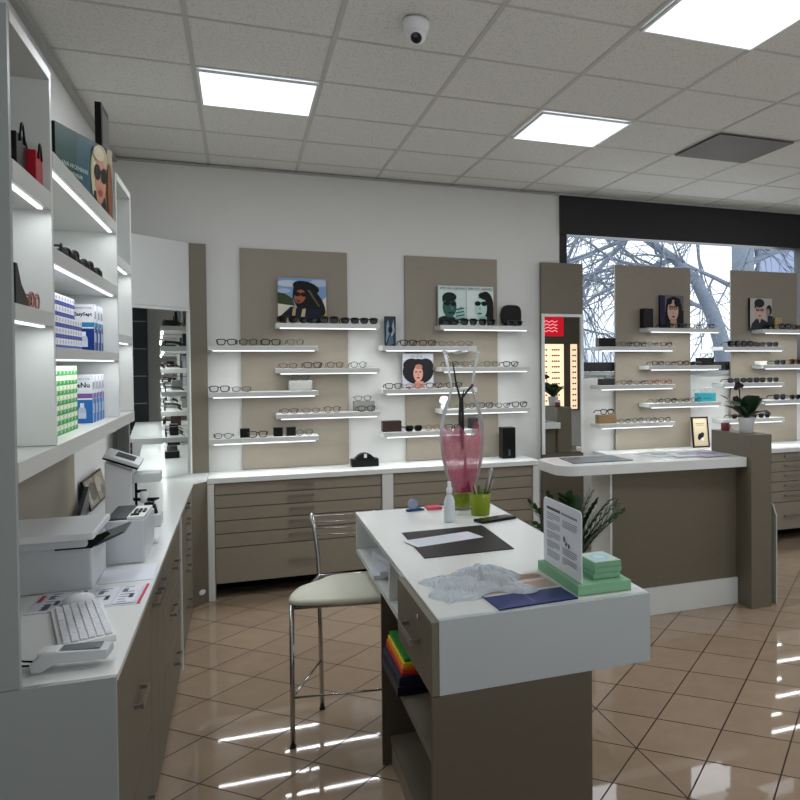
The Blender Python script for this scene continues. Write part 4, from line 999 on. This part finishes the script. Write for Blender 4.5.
for i in range(3):
    z = ZD+.033+i*.0185; x0 = 1.045+.003*(i % 2)
    cp = Pic(.095, .135, '#9dbfa8'); cp.rect(.06, .06, .94, .94, '#b9cfc6' if i == 2 else '#8fb59c').ell(.5, .5, .33, .30, '#9cc3d6').ell(.5, .5, .2, .18, '#b7d5e2')
    t = thing('card_stack', ['bottom', 'middle', 'top'][i]+' bundle of green business cards stacked on the green tray', 'cards', (x0+.047, 2.42, z), .03*(i-1))
    mb = MB(); colbox(mb, -.0475, -.0675, 0, .0475, .0675, .0175, '#7fae8e'); cp.emit(mb, (-.0475, -.0675, .0175), (1, 0, 0), (0, 1, 0), .00008, .0001); mb.build('card_block', M['print'], t, world=False)

# ================================================================== STOOL
t = thing('stool_chair', 'high chrome chair with ivory leather seat beside the desk', 'chair', (.43, 3.75, 0))
wd = Vector((.985, -.17, 0)); FL = Vector((.184, 3.582, 0)); FR = FL+wd*.50; RL = Vector((.335, 3.93, 0)); RR = RL+wd*.30+Vector((0, -.0, 0))
zs_ = .615
def leg(a, b, nm='leg'):
    mb = MB(); mb.tube([a, b], .0102, 12); o = mb.build(nm, M['chrome'], t)
    MB().tube([Vector(a), Vector(a)+Vector((0, 0, .012))], .0135, 12).build('foot_cap', M['black'], o)
leg(FL, FL+Vector((.002, 0, zs_))); leg(FR, FR+Vector((0, 0, zs_)))
for q, side in ((RL, -1), (RR, 1)):
    mb = MB(); mb.tube([q, q+Vector((.004, .15, .62)), q+Vector((.002, .165, .70)), q+Vector((-.008, .19, .80)), q+Vector((-.022, .215, .895))], .0102, 12)
    o = mb.build('leg', M['chrome'], t); MB().tube([q, q+Vector((0, .002, .012))], .0135, 12).build('foot_cap', M['black'], o)
mb = MB()
for z, dy in ((.882, .211), (.852, .204), (.822, .196), (.792, .189)):
    xo = -.008-.014*(z-.80)/.095; a = RL+Vector((xo, dy, z)); b = RR+Vector((xo, dy, z)); mb.tube([a, b], .0035, 8)
mb.build('back_rods', M['chrome'], t)
mb = MB(); e = Vector((0, 0, .215))
mb.tube([FL+e, FR+e], .005, 8); mb.tube([FL+e, RL+Vector((.001, .052, .215))], .005, 8); mb.tube([FR+e, RR+Vector((.001, .052, .215))], .005, 8); mb.build('foot_rail', M['chrome'], t)
mb = MB(); e = Vector((0, 0, .60))
mb.tube([FL+e, FR+e, RR+Vector((.003, .14, .60)), RL+Vector((.003, .14, .60))], .009, 8, closed=True); mb.build('seat_frame', M['chrome'], t)
# seat cushion outline
o_ = []
c0 = FL+Vector((.0, -.0, 0)); 
ctrl = [FL+Vector((-.004, -.01, 0)), FL+wd*.12+Vector((0, -.055, 0)), FL+wd*.25+Vector((0, -.07, 0)), FL+wd*.38+Vector((0, -.055, 0)), FR+Vector((.01, -.01, 0)), FR+Vector((-.01, .15, 0)), RR+Vector((.03, -.06, 0)), RR+Vector((-.03, -.02, 0)), RL+wd*.15+Vector((0, -.01, 0)), RL+Vector((.04, -.03, 0)), RL+Vector((-.02, -.09, 0)), FL+Vector((.03, .16, 0))]
def crom(P, k=5):
    out = []; n = len(P)
    for i in range(n):
        p0, p1, p2, p3 = P[i-1], P[i], P[(i+1) % n], P[(i+2) % n]
        for s in range(k):
            u = s/k; out.append(.5*((2*p1)+(-p0+p2)*u+(2*p0-5*p1+4*p2-p3)*u*u+(-p0+3*p1-3*p2+p3)*u**3))
    return out
ol = crom(ctrl); cen = sum(ol, Vector())/len(ol)
mb = MB(); prof = [(.92, .611), (.98, .615), (1.0, .624), (.995, .634), (.96, .642), (.85, .650), (.55, .655), (.2, .657)]
rg = [[mb.bm.verts.new((cen.x+(q.x-cen.x)*s, cen.y+(q.y-cen.y)*s, z)) for q in ol] for s, z in prof]
for A2, B2 in zip(rg, rg[1:]):
    for k in range(len(ol)): fc = mb.bm.faces.new((A2[k], A2[(k+1) % len(ol)], B2[(k+1) % len(ol)], B2[k])); fc.smooth = True
mb.bm.faces.new(rg[0][::-1]); mb.bm.faces.new(rg[-1]); bmesh.ops.recalc_face_normals(mb.bm, faces=mb.bm.faces[:]); mb.build('seat', M['leather'], t)

# ================================================================== RECEPTION COUNTER
t = thing('reception_counter', 'taupe reception counter with white overhanging top and tall pillar', 'counter', (2.6, 4.65, 0))
R = .14; o_ = [(3.075, 4.43), (3.075, 4.97), (1.88, 4.97)]
o_ += [(1.88-.10*math.sin(a*PI/16), 4.87+.10*math.cos(a*PI/16)) for a in range(1, 9)]
o_ += [(1.78+R-R*math.cos(a*PI/16), 4.49+R-R*math.sin(a*PI/16)+.0) for a in range(0, 9)]
MB().prism(o_[::-1], .937, 1.0, 'z', .003).build('top', M['counter'], t)
B(2.145, 4.56, 0, 3.079, 4.84, .9365, .001).build('front_panel', M['taupe'], t)
B(2.13, 4.545, 0, 2.1445, 4.84, .9365).build('side_panel', M['white'], t)
B(2.146, 4.54, 0, 3.078, 4.559, .175, .001).build('skirting', M['white'], t)
B(3.08, 4.385, 0, 3.24, 4.87, 1.15, .001).build('pillar', M['taupe'], t)
MB().prism([(1.905, 4.60), (2.315, 4.59), (2.30, 4.90), (1.93, 4.91)], 1.0006, 1.004, 'z').build('desk_mat', mat('slate_mat', '#3a404a', .35), label='dark slate desk mat on the reception counter', cat='desk mat')
# fanned magazines
for i, (cx, cy, rz, c, lb) in enumerate(((2.62, 4.80, .25, '#bfc7c0', 'pale green open magazine lying on the reception counter'), (2.78, 4.72, -.2, '#cdd3d6', 'white magazine overlapping the pale green one'), (2.90, 4.66, .1, '#a39cb4', 'lilac magazine nearest the reception pillar'))):
    p = Pic(.24, .30, c); p.ell(.5, .5, .3, .2, '#8f98a0' if i < 2 else '#7a5a70').rect(.1, .8, .7, .86, '#6a6f78')
    sheet('magazine', cx, cy, .22, .28, rz, p, lb, 'magazine', 1.0006+.003*i, .003)
# orchid like plant in white pot on the pillar
def leaf(mb, base, direction, L_, w, up, bend=.5):
    d = Vector(direction).normalized(); s = d.cross(Vector((0, 0, 1))).normalized()
    prev = None
    for i in range(9):
        u = i/8; wv = w*math.sin(PI*min(1, u*.97+.03))**.7
        c = Vector(base)+d*L_*u*(1-.15*u)+Vector((0, 0, up*u-bend*u*u))
        r = [mb.bm.verts.new(c-s*wv+Vector((0, 0, .25*wv))), mb.bm.verts.new(c), mb.bm.verts.new(c+s*wv+Vector((0, 0, .25*wv)))]
        if prev:
            for k in (0, 1): f = mb.bm.faces.new((prev[k], prev[k+1], r[k+1], r[k])); f.smooth = True
        prev = r
t = thing('potted_plant', 'leafy plant with dark red bloom in white pot on the pillar', 'potted plant', (3.155, 4.55, 1.1505))
MB().lathe([(.042, 0), (.045, .003), (.058, .10), (.056, .104), (.050, .10), (.045, .09)], (3.155, 4.55, 1.1505), 28).build('pot', M['pot_white'], t)
mb = MB(); r2 = random.Random(3)
for k in range(15):
    a = 2*PI*k/15+r2.uniform(-.2, .2); leaf(mb, (3.155, 4.55, 1.24), (math.cos(a), math.sin(a), 0), r2.uniform(.14, .22), r2.uniform(.036, .052), r2.uniform(.16, .30), r2.uniform(.06, .16))
mb.build('leaves', M['leaf'], t)
MB().tube([(3.15, 4.55, 1.24), (3.10, 4.54, 1.36), (3.08, 4.53, 1.47)], .004, 6).build('stem', m_col('stem_brown', '#3a2a20', .6), t)
mb = MB()
for (x, z, s) in ((3.075, 1.48, .03), (3.06, 1.455, .022), (3.10, 1.47, .024), (3.06, 1.385, .028), (3.085, 1.37, .02)):
    for k in range(5):
        a = k*1.256; mb.ball((x+math.cos(a)*s*.5, 4.53, z+math.sin(a)*s*.35), s*.5, (1, .35, .7), 8)
mb.build('blossom', m_col('dark_bloom', '#241016', .6), t)
t = thing('candle_jar', 'small red and white jar on the pillar beside the pot', 'jar', (3.13, 4.75, 1.1505))
MB().lathe([(.028, 0), (.03, .003), (.03, .05), (.027, .052)], (3.125, 4.76, 1.1505), 20).build('jar_body', m_col('jar_red', '#7a2c34', .35), t)
MB().lathe([(.031, .0525), (.031, .066), (.01, .068)], (3.125, 4.76, 1.1505), 20).build('jar_lid', M['device_w'], t)
# acrylic sheet edge beyond the pillar
t = thing('acrylic_panel', 'clear acrylic panel with rounded top beside the pillar', 'panel', (3.296, 4.5, 0))
MB().prism([(4.40, .003), (4.62, .003), (4.62, .60), (4.58, .67), (4.51, .70), (4.44, .67), (4.40, .60)], 3.288, 3.297, 'x', .003).build('sheet', mat('frosted_acrylic', '#b9bdb6', .12), t)
# zamioculcas under the reception counter
t = thing('potted_plant', 'dark green zamioculcas in a brown pot beside reception counter', 'potted plant', (1.80, 4.40, 0))
MB().lathe([(.12, 0), (.125, .005), (.15, .33), (.155, .34), (.14, .34), (.13, .31)], (1.80, 4.40, 0.0), 28).build('pot', M['pot_brown'], t)
fr = random.Random(11); mb = MB(); st = MB()
stems = [(-1.0, -.1, .42, .62), (-.7, -.3, .30, .60), (-.35, -.5, .20, .66), (-.1, -.3, .16, .62), (.25, -.4, .26, .60), (.6, -.35, .42, .52), (.9, -.4, .42, .58), (.1, .3, .2, .5), (-.5, .2, .3, .55), (.5, -.7, .3, .42), (-1, -.5, .5, .50), (1, -.2, .50, .50), (.8, -.6, .36, .62), (-.8, -.1, .25, .66), (.0, -.6, .12, .60), (.35, -.2, .18, .66)]
for (dx, dy, rad, hh) in stems:
    d = Vector((dx, dy, 0)).normalized(); P = []
    for i in range(13):
        u = i/12; P.append(Vector((1.80, 4.40, .31))+d*rad*.62*u**1.5+Vector((0, 0, hh*(1.02*u-.22*u*u))))
    st.tube(P, [.008-.0004*i for i in range(13)], 6)
    sd = d.cross(Vector((0, 0, 1))).normalized()
    for i in range(3, 13):
        for s in (-1, 1):
            tng = (P[i]-P[i-1]).normalized(); ld = (tng*.75+sd*s*.5+d*s*.25).normalized()
            L_ = .082*(1-.3*abs(i-8)/8); nrm = ld.cross(sd*s+Vector((0, 0, .3))).normalized(); wv = ld.cross(nrm).normalized()
            c = [P[i], P[i]+ld*L_*.35+wv*.020, P[i]+ld*L_*.75+wv*.017, P[i]+ld*L_, P[i]+ld*L_*.75-wv*.017, P[i]+ld*L_*.35-wv*.020]
            mb.bm.faces.new([mb.bm.verts.new(q) for q in c])
st.build('stems', M['leaf_l'], t); mb.build('leaves', M['leaf'], t)

# ================================================================== WALL DISPLAY behind the viewer (seen in the column mirror)
t = thing('lit_eyewear_display', 'backlit eyewear display wall with red sign seen in mirror', 'display', (5.6, YF+.05, .7))
B(5.15, YF+.001, .70, 6.05, YF+.06, 2.60).build('cabinet', m_col('display_dark', '#5d5648', .5), t)
B(5.20, YF+.061, .72, 5.72, YF+.066, 1.97).build('backlight', emis('warm_backlight', '#ffd9b8', 1.5), t)
B(5.86, YF+.061, .72, 6.0, YF+.066, 1.97).build('backlight', emis('warm_backlight_b', '#ffd9b8', 1.2), t)
sg = Pic(.5, .36, '#d6283c'); mb = MB()
B(5.22, YF+.061, 2.12, 5.72, YF+.07, 2.50).build('red_sign', emis('red_sign_glow', '#d0142c', .8), t)
mb = MB(); 
for j in range(4): mb.tube([(5.27+.32*k/10, YF+.075, 2.22+j*.06+.015*math.sin(k*1.7+j)) for k in range(11)], .008, 5)
mb.build('sign_lettering', emis('sign_white_glow', '#ffb0ba', 1.0), t)
for j in range(11):
    for i in range(6):
        x = 5.25+i*.085 if i < 5 else 5.93
        if i == 2: continue
        z = .78+j*.108
        mb = MB(); 
        for s in (-1, 1): mb.ball((x+s*.022, YF+.085, z), .02, (1, .3, .8), 8)
        if i == 0 and j == 0: gl0 = mb.build('sunglasses', M['black'], pivot=False); gl0.location = (0, 0, 0); oo = gl0; base = (x, z)
        else: mb.bm.free(); oo = gl0.copy(); COL.objects.link(oo); oo.location = (x-base[0], 0, z-base[1])
        tag(oo, 'tiny dark glasses on the backlit display reflected in column mirror', 'sunglasses', 'glasses on the backlit display')

# right end of the room: dark wall with a bright garden window (reflected in the corner mirror)
t = thing('shop_cabinet', 'tall dark cabinet against the right-hand wall', 'cabinet', (6.8, 5.6, 0))
B(6.62, 4.2, 0, 6.99, 6.05, 2.5, .002).build('cabinet_body', m_col('slate_dark', '#252a30', .35), t)
for k in range(6): B(6.612, 4.22, .25+k*.4, 6.6195, 6.03, .262+k*.4).build('shelf_line', M['metal'], t)
w2 = tag(bpy.data.objects.new('window_2', None), kind='structure'); COL.objects.link(w2); w2.location = (6.99, 2.5, .9)
mb = MB(); mb.box(6.95, 1.0, .85, 6.999, 3.9, .9); mb.box(6.95, 1.0, 2.5, 6.999, 3.9, 2.55); mb.box(6.95, 1.0, .9, 6.999, 1.05, 2.5); mb.box(6.95, 3.85, .9, 6.999, 3.9, 2.5); mb.build('window_frame', M['frame_black'], w2)
B(6.98, 1.05, .9, 6.99, 3.85, 2.5).build('pane', emis('daylight_pane', '#dfeaff', 1.0), w2)

# ================================================================== OUTSIDE
B(-6, YB+.3, -.3, 24, 30, -.2).build('ground_outside', mat('outside_ground', '#9aa0a4', .9), kind='structure')
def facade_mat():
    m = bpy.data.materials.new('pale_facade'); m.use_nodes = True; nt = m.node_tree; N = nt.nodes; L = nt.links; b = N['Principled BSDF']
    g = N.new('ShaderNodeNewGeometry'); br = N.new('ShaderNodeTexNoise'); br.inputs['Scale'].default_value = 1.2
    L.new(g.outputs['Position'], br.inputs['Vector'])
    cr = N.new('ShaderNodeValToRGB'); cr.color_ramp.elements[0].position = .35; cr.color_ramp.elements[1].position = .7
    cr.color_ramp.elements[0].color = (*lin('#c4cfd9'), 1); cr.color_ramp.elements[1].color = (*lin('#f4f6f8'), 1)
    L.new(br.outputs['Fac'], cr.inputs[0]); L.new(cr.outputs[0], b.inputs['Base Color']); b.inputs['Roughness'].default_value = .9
    b.inputs['Emission Strength'].default_value = .55; L.new(cr.outputs[0], b.inputs['Emission Color'])  # facade glows by itself, standing in for bright daylight on it
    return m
t = thing('outside_building', 'pale building with railings across the street outside the window', 'building', (8, 24, -.2))
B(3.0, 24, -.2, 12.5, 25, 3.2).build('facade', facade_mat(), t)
mb = MB()
for k in range(26): mb.box(4.0+k*.3, 23.8, .6, 4.03+k*.3, 23.83, 2.0)
mb.box(3.9, 23.8, 2.0, 11.8, 23.85, 2.06); mb.build('railing', mat('rail_grey', '#8c98a4', .7), t)
B(12.9, 17, -.2, 16.5, 18, 7).build('outside_building', mat('blue_grey_wall', '#8f9bb5', .9, emit='#8f9bb5', estr=.4), label='blue grey wall edge visible at the right of the window', cat='building')  # wall given a faint glow of its own as painted-in daylight
# tree
tr_ = thing('tree', 'bare tree with arching blue grey branches outside the window', 'tree', (7.9, 12, -.2))
mb = MB(); tw = MB(); rr = random.Random(21)
trunk = [(7.95, 12, -.2), (7.93, 12, 1.2), (7.82, 12, 1.9), (7.60, 12, 2.5), (7.28, 12, 3.02), (6.85, 12, 3.38), (6.2, 12, 3.75), (5.6, 12, 4.0)]
mb.tube(trunk, [.19, .165, .15, .135, .10, .08, .055, .035], 12)
mb.tube([(8.0, 12.1, 1.0), (8.25, 12.1, 2.0), (8.32, 12.1, 3.2), (8.3, 12.1, 4.5)], [.15, .18, .20, .19], 12)
def branch(p, d, L_, r, depth):
    r *= .72 if depth == 2 else 1
    P = [Vector(p)]; d = Vector(d).normalized(); n = 6
    for i in range(n):
        d = (d+Vector((rr.uniform(-.22, .22), rr.uniform(-.18, .18), rr.uniform(-.20, .14)))).normalized()
        P.append(P[-1]+d*L_/n)
    (mb if r > .03 else tw).tube(P, [max(.005, r*(1-.75*i/n)) for i in range(n+1)], 7 if r > .03 else 4)
    if depth > 0:
        for i in range(1, n+1):
            for q in range(2 if i % 2 else 1):
                nd = (d+Vector((rr.uniform(-1, 1), rr.uniform(-.5, .5), rr.uniform(-.9, .7)))).normalized()
                branch(P[i], nd, L_*rr.uniform(.38, .62), r*.45, depth-1)
for (p, d, L_, r) in (((7.28, 12, 3.02), (-1, 0, .15), 2.2, .08), ((6.85, 12, 3.38), (-1, 0, -.25), 2.4, .07), ((7.6, 12, 2.5), (-1, .1, .35), 1.8, .06), ((6.2, 12, 3.75), (-1, 0, -.4), 2.2, .06),
                      ((5.6, 12, 4.0), (-1, 0, -.45), 2.0, .06), ((8.3, 12.1, 3.3), (1, 0, .45), 2.2, .10), ((8.3, 12.1, 2.9), (-1, 0, .25), 2.0, .07), ((8.25, 12.1, 2.4), (1, 0, .5), 1.8, .06), ((8.3, 12.1, 3.6), (.6, 0, .2), 2.0, .07),
                      ((7.2, 13.5, 4.2), (-1, .0, -.5), 3.2, .07), ((6.0, 13, 4.6), (-.6, .0, -.8), 3.0, .06), ((9.5, 13, 4.2), (-.5, 0, -.8), 2.8, .06), ((5.0, 13, 4.6), (.1, .0, -1), 3.0, .06), ((8.0, 13.3, 4.4), (.2, 0, -1), 2.4, .06)):
    branch(p, d, L_, r, 2)
mb.build('trunk', M['hazy_bark'], tr_); tw.build('twigs', M['hazy_bark'], tr_)

# ================================================================== LIGHT + WORLD + CAMERA
wd_ = bpy.data.worlds.new('world'); S.world = wd_; wd_.use_nodes = True
bg = wd_.node_tree.nodes['Background']; bg.inputs[0].default_value = (*lin('#e7eef7'), 1); bg.inputs[1].default_value = 1.7
def area(name, loc, rot, sx, sy, e, col=(1, 1, 1)):
    ld = bpy.data.lights.new(name, 'AREA'); ld.shape = 'RECTANGLE'; ld.size = sx; ld.size_y = sy; ld.energy = e; ld.color = col
    lo = bpy.data.objects.new(name, ld); COL.objects.link(lo); lo.location = loc; lo.rotation_euler = rot; return lo
area('window_daylight', (3.85, YB+.35, 2.2), (math.radians(90), 0, PI), 2.4, 1.0, 16, (.88, .94, 1))
area('rear_fill', (2.6, YF+.12, 1.5), (math.radians(90), 0, 0), 3.2, 2.2, 26, (.84, .93, 1))  # added fill lamp behind the viewer, lifts the near faces
area('ceiling_fill', (2.0, -.85, .6), (math.radians(180), 0, 0), 3.2, 1.2, 34, (.97, .98, 1))  # added upward fill lamp, stands in for light off the floor
area('side_daylight', (6.9, 2.4, 1.7), (math.radians(90), 0, math.radians(90)), 2.6, 1.5, 12, (.88, .94, 1))

cam = bpy.data.cameras.new('camera'); co = bpy.data.objects.new('camera', cam); COL.objects.link(co); S.camera = co
f_, cx_, cy_ = 800.2, 578.2, 378.7
yaw, pitch, roll = .3991, .0218, -.0052
r0 = Vector((math.cos(yaw), -math.sin(yaw), 0)); F0 = Vector((math.sin(yaw)*math.cos(pitch), math.cos(yaw)*math.cos(pitch), -math.sin(pitch))); u0 = r0.cross(F0)
r1 = math.cos(roll)*r0+math.sin(roll)*u0; u1 = -math.sin(roll)*r0+math.cos(roll)*u0
mw = Matrix((( r1.x, u1.x, -F0.x, 0), (r1.y, u1.y, -F0.y, 0), (r1.z, u1.z, -F0.z, 1.64), (0, 0, 0, 1)))
co.matrix_world = mw
cam.sensor_fit = 'HORIZONTAL'; cam.sensor_width = 36; cam.lens = 36*f_/800
cam.shift_x = (400-cx_)/800; cam.shift_y = (cy_-400)/800; cam.clip_start = .05
S.view_settings.view_transform = 'Standard'; S.view_settings.look = 'None'; S.view_settings.exposure = 0
S.cycles.max_bounces = 8; S.cycles.transparent_max_bounces = 16; S.cycles.use_denoising = True
S.cycles.sample_clamp_indirect = 6
